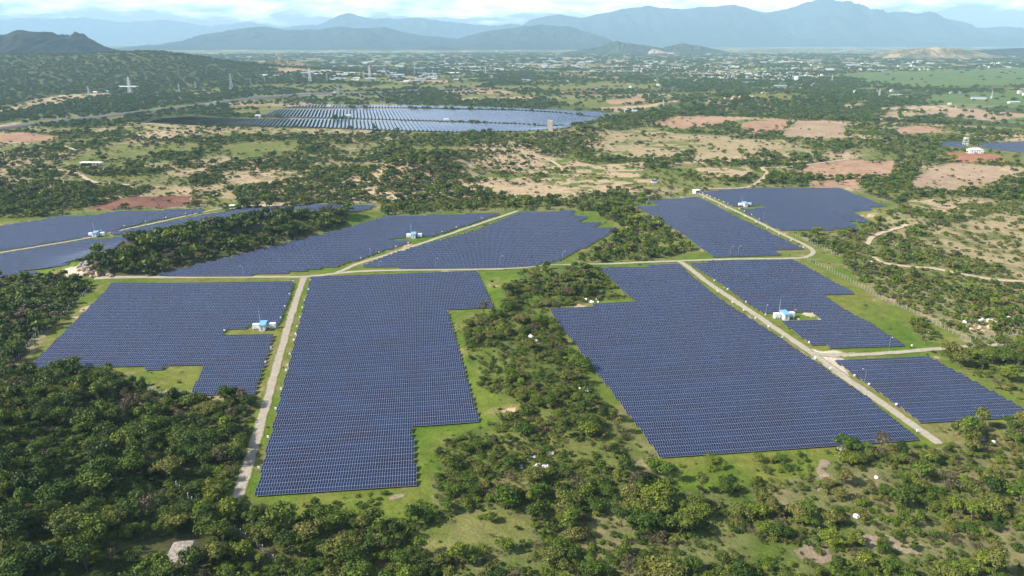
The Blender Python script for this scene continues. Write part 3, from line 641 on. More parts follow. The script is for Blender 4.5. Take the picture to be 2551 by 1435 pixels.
def emit_rows(rows, kind):
    """rows: (size in picture, field words, group, label, geometry args); the 300 largest are things, the rest one mass"""
    rows.sort(key=lambda r: -r[0])
    mats = [M_PANEL, M_GREY] if kind == 'solar_panel_row' else [M_PANELF, M_BACK]
    rest = []
    for i, (size, group, label, ga, org) in enumerate(rows):
        V, F, uvs, mi, pb = row_geometry(*ga)
        if i >= 300: rest.append((V, F, uvs, mi)); continue
        V = V-np.array([org[0], org[1], 0])
        root = empty(kind, (org[0], org[1], 0)) if pb.V else None
        o = link('panel_deck' if root else kind, row_mesh(kind, [(V, F, uvs, mi)], mats), root)
        if root:
            pb.V = [(x-org[0], y-org[1], z) for x, y, z in pb.V]
            pb.obj('support_frame', M_GREY, root)
        else: o.location = (org[0], org[1], 0)
        tag(root or o, label, 'solar panels' if kind == 'solar_panel_row' else 'solar trackers', group)
    return rest, mats
rows = []
for fk, f in FIELDS.items():
    e, n, iv, nk = scan(f['g'], f['a'], 5.2, 3.0 if fk in ('wedge', 'slope', 'lower', 'upper', 'top') else 1.0)
    from collections import Counter
    cnt = Counter(k for k, *_ in iv); seen = Counter()
    for k, v, a, b in iv:
        org = (a*e+v*n); mid = ((a+b)/2)*e+v*n
        size = (b-a)*4/max(1, (mid[1]**2+mid[0]**2)); seen[k] += 1
        near = mid[1] < 760
        piece = ''
        if cnt[k] > 1: piece = ('left piece of ' if seen[k] == 1 else 'right piece of ') if cnt[k] == 2 else ''
        if k < 12 and cnt[k] < 3: lab = '%s%s row of blue solar panels in %s' % (piece, WORDS[k], f['name'])
        elif k == nk-1 and cnt[k] == 1: lab = 'hindmost row of blue solar panels in %s' % f['name']
        elif b-a < 25: lab = 'short row of solar panels in %s' % f['name']
        else: lab = 'inner row of blue solar panels in %s' % f['name']
        rows.append((size, 'rows of panels in %s' % f['name'], lab, (e, n, v, a, b, 3.92, .75, .84, 6.0, 2 if near else 0, 4.2), org))
print('panel rows', len(rows)); [print('LONG', r[2]) for r in rows if len(r[2].split()) > 16]
rest, mats = emit_rows(rows, 'solar_panel_row')
if rest:
    tag(link('solar_panel_rows', row_mesh('solar_panel_rows', rest, mats)), 'remaining rows of blue solar panels in the farther fields', 'solar panels', 'rows of panels far back', 'stuff')
rows = []
for bi, poly in enumerate(GTRACK):
    e, n, iv, nk = scan(poly, 101.5, 7.4, 1.5)
    nm = ['nearest block', 'middle block', 'rear block'][bi]
    for k, v, a, b in iv:
        org = a*e+v*n; mid = ((a+b)/2)*e+v*n
        px, _ = project(mid[0], mid[1], 0)
        side = 'dark left end' if px < 850 else ('striped middle' if px < 1200 else 'pale shining right end')
        rows.append(((b-a)/(mid[0]**2+mid[1]**2), 'solar trackers in the %s of the distant plant, %s' % (nm, side), 'tilted solar tracker row, %s of the distant plant, %s' % (nm, side),
                     (e, n, v, a, b, 4.7, 1.2, 2.2, 14.0, 0, 8), org))
print('tracker rows', len(rows))
# these face the sun at the left: the slab's low side is its left side
rows2 = []
for s_, g_, l_, ga, org in rows:
    e, n, v, a, b, d, low, rise, seg, p, ps = ga
    rows2.append((s_, g_, l_, (e, n, v, a, b, d, low+rise, -rise, seg, p, ps), org))
rest, mats = emit_rows(rows2, 'solar_tracker_row')
if rest: tag(link('solar_tracker_rows', row_mesh('solar_tracker_rows', rest, mats)), 'remaining tilted solar tracker rows at the back of the distant plant', 'solar trackers', 'trackers far back', 'stuff')

# ------------------------------------------------------------------ vegetation
def leafy(seed, Rr, H, base, nl, n, ls, spread=.62, flat=.75, low=-.35, core=True, trunk=True, lean=0.0):
    """crown of many leaf clumps on several lobes, plus branches: returns (crown V,F,tint), (wood V,F)"""
    g = np.random.default_rng(seed)
    lob = []
    for i in range(nl):
        a = g.uniform(0, 6.283); q = math.sqrt(g.uniform(0, 1))*spread*Rr
        r = Rr*g.uniform(.34, .58)*(1-.25*q/Rr)
        z = base+(H-base)*(.50+.38*(1-(q/Rr)**2)*g.uniform(.2, 1))-r*flat*.45
        lob.append((q*math.cos(a)+lean*z, q*math.sin(a), max(z, base*.6+r*flat*.5), r))
    lob = np.array(lob)
    w = lob[:, 3]**2; pick = g.choice(nl, int(n*1.5), p=w/w.sum())
    d = g.normal(size=(len(pick), 3)); d /= np.linalg.norm(d, axis=1)[:, None]
    ok = d[:, 2] > low; d = d[ok]; pick = pick[ok]
    rad = lob[pick, 3]*(g.uniform(.62, 1.14, len(pick))+.42*(g.uniform(0, 1, len(pick)) > .90)*g.uniform(.3, 1, len(pick)))
    stretch = g.uniform(.72, 1.38, (nl, 3)); P = lob[pick, :3]+d*rad[:, None]*np.array([1, 1, flat])*stretch[pick]
    inside = np.zeros(len(P), bool)
    for k in range(nl):
        dd = (P-lob[k, :3])/np.array([1, 1, flat]); inside |= (np.linalg.norm(dd, axis=1) < lob[k, 3]*.52)
    P = P[~inside][:n]; d = d[~inside][:n]; pick = pick[~inside][:n]
    nrm = d+g.normal(size=d.shape)*.55; nrm[:, 2] += .25; nrm /= np.linalg.norm(nrm, axis=1)[:, None]
    t = np.cross(nrm, g.normal(size=d.shape)); t /= np.linalg.norm(t, axis=1)[:, None]; b = np.cross(nrm, t)
    s = ls*g.uniform(.55, 1.35, len(P))[:, None]; el = g.uniform(.4, 1.0, len(P))[:, None]
    bend = nrm*s*g.uniform(-.1, .3, len(P))[:, None]
    V = np.stack([P-t*s*.5-bend, P-b*s*el*.42+t*s*.1, P+t*s*.55-bend, P+b*s*el*.45], 1).reshape(-1, 3)
    F = [(4*i, 4*i+1, 4*i+2, 4*i+3) for i in range(len(P))]
    lt = g.uniform(.82, 1.2, nl); tint = (lt[pick]*g.uniform(.72, 1.3, len(P)))[:, None]*np.stack([g.uniform(.9, 1.12, len(P)), np.ones(len(P)), g.uniform(.85, 1.1, len(P))], 1)
    V = V.tolist(); tint = tint.tolist()
    if core:  # solid leaf mass added inside each lobe to block light and deepen shade
        ico = bmesh.new(); bmesh.ops.create_icosphere(ico, subdivisions=1, radius=1)
        iv = [tuple(v.co) for v in ico.verts]; ff = [tuple(v.index for v in f.verts) for f in ico.faces]; ico.free()
        for x, y, z, r in lob:
            k = len(V); q = r*.63
            V += [[x+a_*q, y+b_*q, z+c_*q*flat] for a_, b_, c_ in iv]; F += [tuple(k+i for i in f) for f in ff]; tint += [[.85, .85, .85]]*len(ff)
    wood = MB()
    if trunk:
        wood.bar((0, 0, -.4), (lean*H*.3, 0, base+.25*(H-base)), .11*Rr, 0, .06*Rr, 6)
        for x, y, z, r in lob[:min(nl, 6)]:
            wood.bar((lean*H*.2, 0, base*.7), (x*.8, y*.8, z-r*.2), .05*Rr, 0, .02*Rr, 4)
    return (V, F, tint), (wood.V, wood.F)
def leaf_mesh(name, crown, mat_, wood=None):
    V, F, T = crown; V = list(V); F = list(F); T = list(T); mi = [0]*len(F); ms = [mat_]
    if wood and wood[1]:
        k = len(V); V += [list(v) for v in wood[0]]; F += [tuple(k+i for i in f) for f in wood[1]]; mi += [1]*len(wood[1]); T += [[1, 1, 1]]*len(wood[1]); ms.append(M_BARK)
    me = mesh(name, V, F, ms, mi)
    at = me.attributes.new('tint', 'FLOAT_COLOR', 'FACE'); at.data.foreach_set('color', np.concatenate([np.array(T), np.ones((len(T), 1))], 1).astype(np.float32).ravel())
    return me
# near kinds: (crown words, radius, height, base, lobes, faces, leaf size, spread, flat)
TREE_KINDS = [('broad round', 3.3, 5.6, 1.0, 9, 1000, .60, .66, .80, 0), ('flat spreading', 3.8, 4.6, 1.6, 11, 1050, .60, .74, .55, .04),
              ('tall narrow', 2.5, 6.6, 1.0, 8, 900, .56, .48, 1.05, 0), ('ragged open', 3.1, 5.0, .9, 7, 720, .55, .85, .70, .06)]
BUSH_KINDS = [('rounded', 1.7, 2.0, .1, 6, 330, .45, .70, .70), ('sprawling', 2.3, 1.7, .1, 8, 380, .46, .80, .55), ('thin', 1.5, 2.1, .1, 5, 190, .38, .85, .85)]
PALW = ['dark green', 'mid green', 'pale olive', 'dry brownish']
PROTO = {}
near_tree = {}; near_bush = {}
for pi in range(4):
    for ki, k in enumerate(TREE_KINDS):
        for v in range(3):
            n = 1 if pi < 3 else .45
            c, w = leafy(100+pi*31+ki*7+v, k[1], k[2], k[3], k[4], int(k[5]*n), k[6], k[7], k[8], core=pi < 3, lean=k[9])
            near_tree[pi, ki, v] = (leaf_mesh('tree_crown', c, M_LEAF[pi]), mesh('tree_trunk', w[0], w[1], M_BARK), leaf_mesh('tree', c, M_LEAF[pi], w))
    for ki, k in enumerate(BUSH_KINDS):
        for v in range(2):
            c, w = leafy(300+pi*31+ki*7+v, k[1], k[2], k[3], k[4], k[5], k[6], k[7], k[8], low=-.1, core=pi < 3 and ki < 2, trunk=False)
            near_bush[pi, ki, v] = leaf_mesh('bush', c, M_LEAF[pi])
mid_tree = {(pi, v): leaf_mesh('tree', *(lambda q: (q[0], M_LEAF[pi], q[1]))(leafy(500+pi*9+v, 3.4, 5.2, .9, 7, 190, 1.35, .68, .72))) for pi in range(4) for v in range(3)}
mid_bush = {(pi, v): leaf_mesh('bush', leafy(600+pi*9+v, 2.3, 2.0, .1, 5, 80, 1.1, .75, .62, low=-.1, trunk=False)[0], M_LEAF[pi]) for pi in range(4) for v in range(2)}
far_clump = [leaf_mesh('tree_clump', leafy(700+v, 9, 7.5, .5, 12, 170, 3.4, .85, .55, low=-.1, trunk=False)[0], M_LEAF[4]) for v in range(4)]

BLOCK = [f['g'] for f in FIELDS.values()]+GTRACK
def blocked(x, y, r):
    m = np.zeros(x.shape, bool)
    for poly in BLOCK:
        for dx, dy in ((0, 0), (1, 0), (-1, 0), (0, 1), (0, -1)): m |= inpoly(x+dx*r, y+dy*r, poly)
    for _, w, pts in GROADS: m |= seg_dist(x, y, pts) < w/2+r*.8+(14 if w > 10 else 0)
    for (sx_, sy_, _), _a in GSITES: m |= np.hypot(x-sx_, y-sy_) < 11
    m |= np.hypot(x+107, (y-205)*.8) < 8.6; m |= seg_dist(x, y, GFENCES[2][1]) < r*.7
    return m
def candidates(D0, D1, step, az=R(43)):
    X, Y = np.meshgrid(np.arange(-D1*math.sin(az), D1*math.sin(az), step), np.arange(D0*.6, D1, step))
    X = X+rng.uniform(-.48, .48, X.shape)*step; Y = Y+rng.uniform(-.48, .48, X.shape)*step
    D = np.hypot(X, Y); k = (D >= D0) & (D < D1) & (np.abs(np.arctan2(X, Y)) < az)
    return X[k], Y[k]
def grow(D0, D1, step, what, r):
    x, y = candidates(D0, D1, step)
    td, bd, zi, px, py = veg_density(x, y)
    d = td if what == 't' else bd
    k = rng.uniform(0, 1, x.shape) < d
    x, y, zi, px, py = x[k], y[k], zi[k], px[k], py[k]
    k = ~blocked(x, y, r); return x[k], y[k], zi[k], px[k], py[k]
def palette(zi):
    out = np.empty(len(zi), int); u = rng.uniform(0, 1, len(zi))
    for z in range(-1, len(ZONES)):
        q = zi == z; w = np.array(ZONES[z][4] if z >= 0 else (4, 3.8, .8, .1), float); c = np.cumsum(w)/w.sum()
        out[q] = np.searchsorted(c, u[q])
    return np.minimum(out, 3)
def instancer(name, protos, pts, label, cat, group):
    """one mass of vegetation nobody could count: points carrying instances"""
    cl = bpy.data.collections.new(name+'_kinds')
    for i, me in enumerate(protos): cl.objects.link(bpy.data.objects.new('kind_%03d' % i, me))
    P = np.array([p[:3] for p in pts]); me = bpy.data.meshes.new(name); me.vertices.add(len(P)); me.vertices.foreach_set('co', P.astype(np.float32).ravel())
    for nm, ty, col in (('pick', 'INT', 3), ('turn', 'FLOAT', 4), ('size', 'FLOAT', 5), ('tall', 'FLOAT', 6)):
        at = me.attributes.new(nm, ty, 'POINT'); at.data.foreach_set('value', np.array([p[col] for p in pts], np.int32 if ty == 'INT' else np.float32))
    o = tag(link(name, me), label, cat, group, 'stuff')
    ng = bpy.data.node_groups.new(name, 'GeometryNodeTree')
    ng.interface.new_socket('Geometry', in_out='INPUT', socket_type='NodeSocketGeometry'); ng.interface.new_socket('Geometry', in_out='OUTPUT', socket_type='NodeSocketGeometry')
    N, L = ng.nodes, ng.links
    gi = N.new('NodeGroupInput'); go = N.new('NodeGroupOutput'); ip = N.new('GeometryNodeInstanceOnPoints'); ci = N.new('GeometryNodeCollectionInfo')
    ci.inputs['Collection'].default_value = cl; ci.inputs['Separate Children'].default_value = True; ci.inputs['Reset Children'].default_value = True
    def attr(nm, ty):
        a = N.new('GeometryNodeInputNamedAttribute'); a.data_type = ty; a.inputs['Name'].default_value = nm; return a.outputs['Attribute']
    cx = N.new('ShaderNodeCombineXYZ'); L.new(attr('turn', 'FLOAT'), cx.inputs[2])
    sz = attr('size', 'FLOAT'); cs = N.new('ShaderNodeCombineXYZ'); L.new(sz, cs.inputs[0]); L.new(sz, cs.inputs[1]); L.new(attr('tall', 'FLOAT'), cs.inputs[2])
    L.new(gi.outputs[0], ip.inputs['Points']); L.new(ci.outputs[0], ip.inputs['Instance']); ip.inputs['Pick Instance'].default_value = True
    L.new(attr('pick', 'INT'), ip.inputs['Instance Index']); L.new(cx.outputs[0], ip.inputs['Rotation']); L.new(cs.outputs[0], ip.inputs['Scale'])
    L.new(ip.outputs[0], go.inputs[0])
    o.modifiers.new('scatter', 'NODES').node_group = ng
    return o
def where(x, y, zi):
    """place words for one plant: the nearest landmark, else its zone"""
    if zi >= 0 and ZONES[zi][0] in ('left_woods', 'lower_middle', 'lower_right', 'strip'):
        for (nm, _), (_, g) in zip(FENCES, GFENCES):
            if nm.startswith('in the brush') and float(seg_dist(np.array([x]), np.array([y]), g)[0]) < 9: return 'by the post fence at the lower left'
        if float(seg_dist(np.array([x]), np.array([y]), GROADS[0][2])[0]) < 10: return 'beside the straight gravel track'
    for k in ('left', 'middle', 'large', 'edge'):
        if float(seg_dist(np.array([x]), np.array([y]), FIELDS[k]['g']+FIELDS[k]['g'][:1])[0]) < 9:
            return {'left': 'at the edge of the left front field', 'middle': 'at the edge of the big middle field', 'large': 'at the edge of the largest field', 'edge': 'at the edge of the front right field'}[k]
    if zi >= 0 and ZONES[zi][6]: return ZONES[zi][6]
    return 'in the open country behind the fields'
def refine_labels(items):
    """items: (object, label, px, py); within one label say which is leftmost, rightmost, nearest, farthest"""
    by = {}
    for it in items: by.setdefault(it[1], []).append(it)
    for lab, L in by.items():
        if len(L) == 1: L[0][0]['label'] = lab; continue
        rest_ = list(L)
        for word, key in (('leftmost', lambda t: t[2]), ('rightmost', lambda t: -t[2]), ('nearest', lambda t: -t[3]), ('farthest', lambda t: t[3])):
            if not rest_: break
            b = min(rest_, key=key); rest_.remove(b); b[0]['label'] = word+' '+lab
        for it in rest_: it[0]['label'] = 'one more '+lab if len(rest_) > 1 else 'middle '+lab
TR = []; BU = []
for D0, D1, st in ((165, 480, 4.7), (480, 1100, 6.0), (1100, 1780, 8.5)):
    x, y, zi, px, py = grow(D0, D1, st, 't', 2.6)
    pal = palette(zi); z = height(x, y); sc = (.46+1.05*rng.uniform(0, 1, len(x))**1.5)*np.where(D0 > 1000, 1.15, np.where(D0 > 400, 1.0, 1.12))
    big = np.array([1.28 if q >= 0 and ZONES[q][0] == 'ridge' else (.84 if q >= 0 and ZONES[q][0] in ('strip', 'right_scrub', 'grass_strip', 'right_front', 'lower_right') else 1) for q in zi]) if len(zi) else 1
    sc = sc*big
    for i in range(len(x)): TR.append((float(x[i]), float(y[i]), float(z[i])-.1, int(pal[i]), float(sc[i]), float(rng.uniform(0, 6.28)), int(zi[i]), float(px[i]), float(py[i]), D0))
for D0, D1, st in ((165, 480, 2.3), (480, 1100, 3.6), (1100, 1780, 7.0)):
    x, y, zi, px, py = grow(D0, D1, st, 'b', 1.8)
    pal = palette(zi); z = height(x, y); sc = (.36+.95*rng.uniform(0, 1, len(x))**1.7)*np.where(D0 > 1000, 1.5, np.where(D0 > 400, 1.15, 1))*np.array([.5 if (q < 0 and D0 < 1000 and inpoly(np.array([a_]), np.array([b_]), PARK)[0]) else 1 for q, a_, b_ in zip(zi, px, py)])
    for i in range(len(x)): BU.append((float(x[i]), float(y[i]), float(z[i])-.05, int(pal[i]), float(sc[i]), float(rng.uniform(0, 6.28)), int(zi[i]), float(px[i]), float(py[i]), D0))
# trees that stand alone in the photograph
for px, py, pal, sc in [(1445, 905, 0, .85), (1885, 1150, 1, .75), (1940, 1148, 1, .7), (1775, 1158, 1, .75), (1806, 1166, 1, .5), (1800, 1215, 0, .8), (1255, 1375, 1, 1.05), (900, 1272, 1, .7), (925, 1258, 1, .5), (2040, 455, 0, 1.1), (2088, 460, 0, 1.2),
                        (1998, 428, 0, 1.0), (2115, 440, 0, .7), (1225, 1300, 1, .7), (2400, 1070, 2, .95), (2440, 1075, 2, 1.0), (2375, 1085, 2, .9), (2420, 1130, 2, 1.1), (270, 915, 0, .55), (2095, 395, 0, .9), (2190, 320, 0, 1.1), (930, 315, 0, 1.0)]:
    x, y, z = gp(px, py); zz = -1
    for k in range(len(ZONES)-1, -1, -1):
        if inpoly(np.array([px]), np.array([py]), ZONES[k][1])[0]: zz = k
    TR.append((x, y, z-.1, pal, sc, random.uniform(0, 6.28), zz, px, py, 165 if math.hypot(x, y) < 480 else 480))
def inframe(t): return -25 < t[7] < 2576 and t[8] < 1450
def rank(t): return -(t[4]/math.hypot(t[0], t[1])) if inframe(t) else 1
TR.sort(key=rank); BU.sort(key=rank)
items = []
for t in TR[:300]:
    x, y, z, pal, sc, rz, zi, px, py, D0 = t; ki = random.randrange(4); crown, trunk, _ = near_tree[pal, ki, random.randrange(3)]
    r = empty('tree', (x, y, z), rz, sc); link('crown', crown, r); link('trunk', trunk, r)
    lab = '%s %s tree %s' % (TREE_KINDS[ki][0], PALW[pal], where(x, y, zi))
    tag(r, lab, 'tree', 'trees '+where(x, y, zi)); items.append((r, lab, px, py))
refine_labels(items); items = []
for t in BU[:300]:
    x, y, z, pal, sc, rz, zi, px, py, D0 = t; ki = random.randrange(3)
    o = link('bush', near_bush[pal, ki, random.randrange(2)]); o.location = (x, y, z); o.rotation_euler = (0, 0, rz); o.scale = (sc, sc, sc*random.uniform(.85, 1.2))
    lab = '%s %s bush %s' % (BUSH_KINDS[ki][0], PALW[pal], where(x, y, zi))
    tag(o, lab, 'bush', 'bushes '+where(x, y, zi)); items.append((o, lab, px, py))
refine_labels(items)
tp = []; tm = []; pid = {}
def pick(key, me):
    if key not in pid: pid[key] = len(tp); tp.append(me)
    return pid[key]
for t in TR[300:]:
    if t[9] < 400: kk = (t[3], random.randrange(4), random.randrange(3)); p = pick(('n',)+kk, near_tree[kk][2])
    else: kk = (t[3], random.randrange(3)); p = pick(('m',)+kk, mid_tree[kk])
    tm.append((t[0], t[1], t[2], p, t[5], t[4], t[4]*random.uniform(.8, 1.2)))
instancer('woodland', tp, tm, 'green trees massed around and behind the solar fields', 'trees', 'background trees')
tp = []; pid = {}; bm_ = []
for t in BU[300:]:
    if t[9] < 400: kk = (t[3], random.randrange(3), random.randrange(2)); p = pick(('n',)+kk, near_bush[kk])
    else: kk = (t[3], random.randrange(2)); p = pick(('m',)+kk, mid_bush[kk])
    bm_.append((t[0], t[1], t[2], p, t[5], t[4], t[4]*random.uniform(.8, 1.2)))
instancer('scrub', tp, bm_, 'low scrub and bushes covering the ground between the trees', 'scrub', 'background scrub')
FC = []
for D0, D1, st, s0 in ((1750, 2600, 13, .72), (2600, 3800, 17, .9), (3800, 5200, 26, 1.3), (5200, 9500, 62, 3.0)):
    x, y, zi, px, py = grow(D0, D1, st, 't', 8)
    z = height(x, y)
    for i in range(len(x)):
        s_ = s0*random.uniform(.6, 1.2); FC.append((x[i], y[i], z[i]-.3, random.randrange(4), random.uniform(0, 6.28), s_, random.uniform(.7, 1.3)*(1 if s0 < 2 else 1.6)))
instancer('distant_woodland', far_clump, FC, 'belts of trees over the far plain and hill slopes', 'trees', 'far-off woods')
print('veg', len(TR), len(BU), len(FC))

# ------------------------------------------------------------------ hills
def hill_mat(name, cols, scale, bare=None):
    m, n, l, b = mat(name)
    g = n.new('ShaderNodeNewGeometry'); t = n.new('ShaderNodeTexNoise'); t.inputs['Scale'].default_value = scale; t.inputs['Detail'].default_value = 9; t.inputs['Roughness'].default_value = .62
    l.new(g.outputs['Position'], t.inputs['Vector'])
    r = n.new('ShaderNodeValToRGB'); e = r.color_ramp.elements; e[0].position = .32; e[1].position = .68
    e[0].color = (*cols[0], 1); e[1].color = (*cols[-1], 1)
    for i, c in enumerate(cols[1:-1]): k = e.new(.32+.36*(i+1)/(len(cols)-1)); k.color = (*c, 1)
    l.new(t.outputs['Fac'], r.inputs[0]); l.new(r.outputs[0], b.inputs['Base Color'])
    b.inputs['Roughness'].default_value = 1; b.inputs['Specular IOR Level'].default_value = 0
    return m
M_HILL = hill_mat('forested_hill', [(.014, .021, .015), (.023, .031, .020), (.043, .048, .031)], .004)
M_HILLS = hill_mat('sandy_hill', [(.06, .075, .035), (.12, .11, .06), (.30, .23, .15)], .006)
M_QUARRY = hill_mat('quarry_hill', [(.022, .032, .016), (.038, .050, .023), (.065, .072, .036)], .006)
M_SCAR = hill_mat('quarry_scar', [(.24, .20, .14), (.36, .30, .23)], .02)
def hill(sil, D, depth, material, seed, base=0.0, rough=.46, n=420):
    pxs = np.array([p[0] for p in sil], float); pys = np.array([p[1] for p in sil], float)
    q = np.linspace(pxs[0], pxs[-1], n); yy = np.interp(q, pxs, pys)
    a = (q-1275.5)/FPX; b = (717.5-yy)/FPX; d1 = CP+b*SP; d2 = -SP+b*CP
    X = a/d1*D; crest = np.maximum(CAM_H+d2/d1*D-base, 0)
    edge = np.clip(np.minimum(np.arange(n), np.arange(n)[::-1])/(n*.06), 0, 1); crest = crest*edge
    v = np.linspace(-1, 1, 61); P = np.zeros((n, 61, 3))
    for j, t in enumerate(v):
        y = D+t*depth; nz_ = .6*np.abs(fbm(X, np.full(n, y*.6), depth*.40, seed, 6)-.5)*4+.4*np.abs(fbm(X, np.full(n, y*.5), depth*.12, seed+3, 4)-.5)*4
        prof = (1-abs(t))**1.15
        wob = 1+(rough*(.45-nz_)*2)*min(1, abs(t)*3.2+.10)
        P[:, j] = np.stack([X*(1+t*depth/D*.0), np.full(n, y), base+crest*prof*wob-12*(abs(t) > .99)], 1)
    return tag(link('hills', grid_mesh('hills', P, material)), kind='structure')
hill([(-1100, 60), (-500, 70), (-120, 78), (0, 92), (45, 75), (85, 82), (130, 82), (158, 95), (172, 88), (187, 75), (202, 88), (222, 99), (250, 112), (285, 132), (345, 138), (390, 152), (430, 160)], 5400, 900, M_HILL, 3)
hill([(380, 118), (440, 100), (490, 107), (530, 86), (590, 73), (650, 66), (720, 76), (800, 72), (850, 66), (900, 72), (960, 67), (1030, 86), (1140, 97), (1200, 80), (1280, 70), (1350, 62), (1420, 64), (1500, 92), (1580, 116)], 15500, 2800, M_HILL, 5)
hill([(640, 80), (720, 66), (800, 60), (835, 44), (868, 34), (900, 42), (935, 48), (1050, 45), (1110, 55), (1180, 62), (1240, 63), (1270, 60), (1330, 66), (1420, 80), (1500, 96)], 24500, 3800, M_HILL, 8)
hill([(1180, 100), (1240, 76), (1290, 60), (1345, 45), (1390, 37), (1460, 42), (1500, 36), (1550, 22), (1620, 14), (1660, 20), (1700, 24), (1770, 18), (1830, 14), (1870, 24), (1900, 30), (1950, 20), (1990, 8), (2030, 0), (2060, -2), (2110, 10), (2160, 26), (2205, 37), (2230, 30), (2262, 29), (2300, 42), (2350, 42), (2400, 54), (2430, 69), (2490, 66), (2551, 70), (2750, 60), (3100, 76), (3500, 90)], 22500, 4600, M_HILL, 11)
hill([(-1400, 60), (-400, 56), (0, 50), (100, 45), (210, 45), (310, 56), (420, 50), (530, 66), (620, 55), (700, 70), (800, 76), (1000, 80)], 29500, 2800, M_HILL, 14)
hill([(1395, 131), (1430, 126), (1465, 122), (1500, 116), (1520, 106), (1537, 101), (1560, 108), (1595, 112), (1650, 119), (1700, 108), (1760, 117), (1800, 128), (1830, 134)], 9800, 500, M_QUARRY, 17)
hill([(2180, 140), (2230, 124), (2290, 121), (2325, 117), (2350, 118), (2400, 123), (2450, 134), (2500, 141)], 7000, 420, M_HILLS, 20)
hill([(2370, 136), (2450, 124), (2551, 120), (2700, 112), (2900, 125)], 9000, 700, M_HILL, 23)
hill([(610, 166), (650, 156), (690, 147), (715, 148), (745, 155), (800, 166)], 4500, 130, M_HILLS, 26)
hill([(1040, 125), (1075, 116), (1095, 112), (1115, 116), (1150, 125)], 12500, 500, M_HILL, 29)
hill([(-2200, 96), (0, 97), (900, 98), (1800, 96), (2600, 95), (5000, 90)], 31500, 900, M_HILL, 31)
# quarry scar: a cut shelf standing in front of the quarried hill
sc_ = hill([(1612, 130), (1628, 122), (1642, 125), (1658, 130), (1690, 132), (1712, 136)], 9250, 90, M_SCAR, 41, rough=.6, n=60)

# ------------------------------------------------------------------ rocks
def boulder_mesh(name, m, seed, sx_=1.0, sy_=1.0, sz_=.75, rough=.35, sub=3):
    b = bmesh.new(); bmesh.ops.create_icosphere(b, subdivisions=sub, radius=1)
    g = np.random.default_rng(seed); N = g.normal(size=(9, 3)); N /= np.linalg.norm(N, axis=1)[:, None]; cut = g.uniform(.55, .85, 9)
    for v in b.verts:
        p = np.array(v.co)
        for n_, c_ in zip(N, cut):
            d = p @ n_
            if d > c_: p = p-n_*(d-c_)*.9
        q = float(fbm(np.array([p[0]*3+seed]), np.array([p[1]*3+p[2]*4]), 1.3, seed, 3)[0])
        p = p*(1+rough*(q-.5)); v.co = (p[0]*sx_, p[1]*sy_, p[2]*sz_)
    me = bpy.data.meshes.new(name); b.to_mesh(me); b.free(); me.materials.append(m); return me
BW = [boulder_mesh('boulder', M_ROCKW, 11+i, 1, random.uniform(.7, 1), random.uniform(.6, .9), sub=2) for i in range(4)]
BG = [boulder_mesh('boulder', M_ROCKG, 21+i, 1, random.uniform(.7, 1), random.uniform(.6, .9), sub=2) for i in range(4)]
BT = [boulder_mesh('boulder', M_ROCKT, 31+i, 1, random.uniform(.7, 1), random.uniform(.7, 1.1), sub=2) for i in range(4)]
ritems = []
def boulder(px, py, r, kind, label, group, up=.25):
    x, y, z = gp(px, py); o = link('boulder', random.choice({'w': BW, 'g': BG, 't': BT}[kind]))
    o.location = (x, y, z+r*up); o.rotation_euler = (random.uniform(-.3, .3), random.uniform(-.3, .3), random.uniform(0, 6.28)); o.scale = (r, r, r*random.uniform(.7, 1.1))
    tag(o, label, 'boulder', group); ritems.append((o, label, px, py))
def pile(cx, cy, w, h, n, r0, r1, kind, label, group):
    for i in range(n): boulder(cx+random.gauss(0, w/2), cy+random.gauss(0, h/2), random.uniform(r0, r1), kind, label, group)
pile(1342, 1142, 30, 10, 11, .5, 1.5, 'w', 'white boulder of the upper heap in the scrub strip', 'white rock heap in the scrub strip')
pile(1345, 1165, 44, 12, 13, .5, 1.4, 'w', 'white boulder of the lower heap in the scrub strip', 'white rock heap in the scrub strip')
pile(1336, 843, 26, 8, 9, .6, 1.7, 'w', 'white boulder beside the bushes in the middle of the scrub strip', 'white rocks mid strip')
pile(1452, 968, 22, 10, 6, .6, 1.5, 'w', 'white boulder at the right side of the scrub strip', 'white rocks at the strip edge')
pile(1475, 745, 40, 10, 9, .6, 1.5, 'w', 'white boulder at the upper end of the scrub strip', 'white rocks at the strip top')
pile(1455, 1250, 26, 14, 6, .5, 1.3, 'g', 'grey boulder among the trees below the scrub strip', 'grey rocks at the bottom')
pile(2410, 799, 16, 6, 9, .8, 1.5, 'w', 'white boulder of the heap right of the fence', 'white rocks right of the fence')
pile(2490, 800, 60, 10, 22, .6, 1.8, 'w', 'white boulder strewn over the clearing right of the fence', 'white rocks right of the fence')
pile(2540, 808, 24, 16, 16, .6, 1.5, 'w', 'white boulder at the photo edge right of the fence', 'white rocks right of the fence')
pile(2450, 818, 40, 8, 12, .5, 1.3, 't', 'tan boulder strewn over the clearing right of the fence', 'tan rocks right of the fence')
pile(232, 682, 46, 12, 16, .8, 2.6, 't', 'tan boulder of the broken rock face at the ridge end', 'tan rocks at the ridge end')
pile(205, 661, 16, 12, 6, 2.0, 4.0, 'g', 'dark weathered boulder above the broken rock face', 'dark rocks at the ridge end')
pile(1060, 392, 60, 8, 9, 1.2, 3.0, 't', 'tan boulder on the bare top of the wooded knoll', 'rocks on the knoll')
pile(1856, 243, 36, 4, 9, 3.5, 8.0, 't', 'tan boulder of the outcrop on the far wooded rise', 'rocks on the far rise')
pile(1818, 248, 20, 4, 5, 2.5, 5.0, 't', 'tan boulder at the left of the far wooded rise', 'rocks on the far rise')
pile(1898, 236, 10, 3, 3, 5, 8.5, 't', 'big tan boulder standing up on the far wooded rise', 'rocks on the far rise')
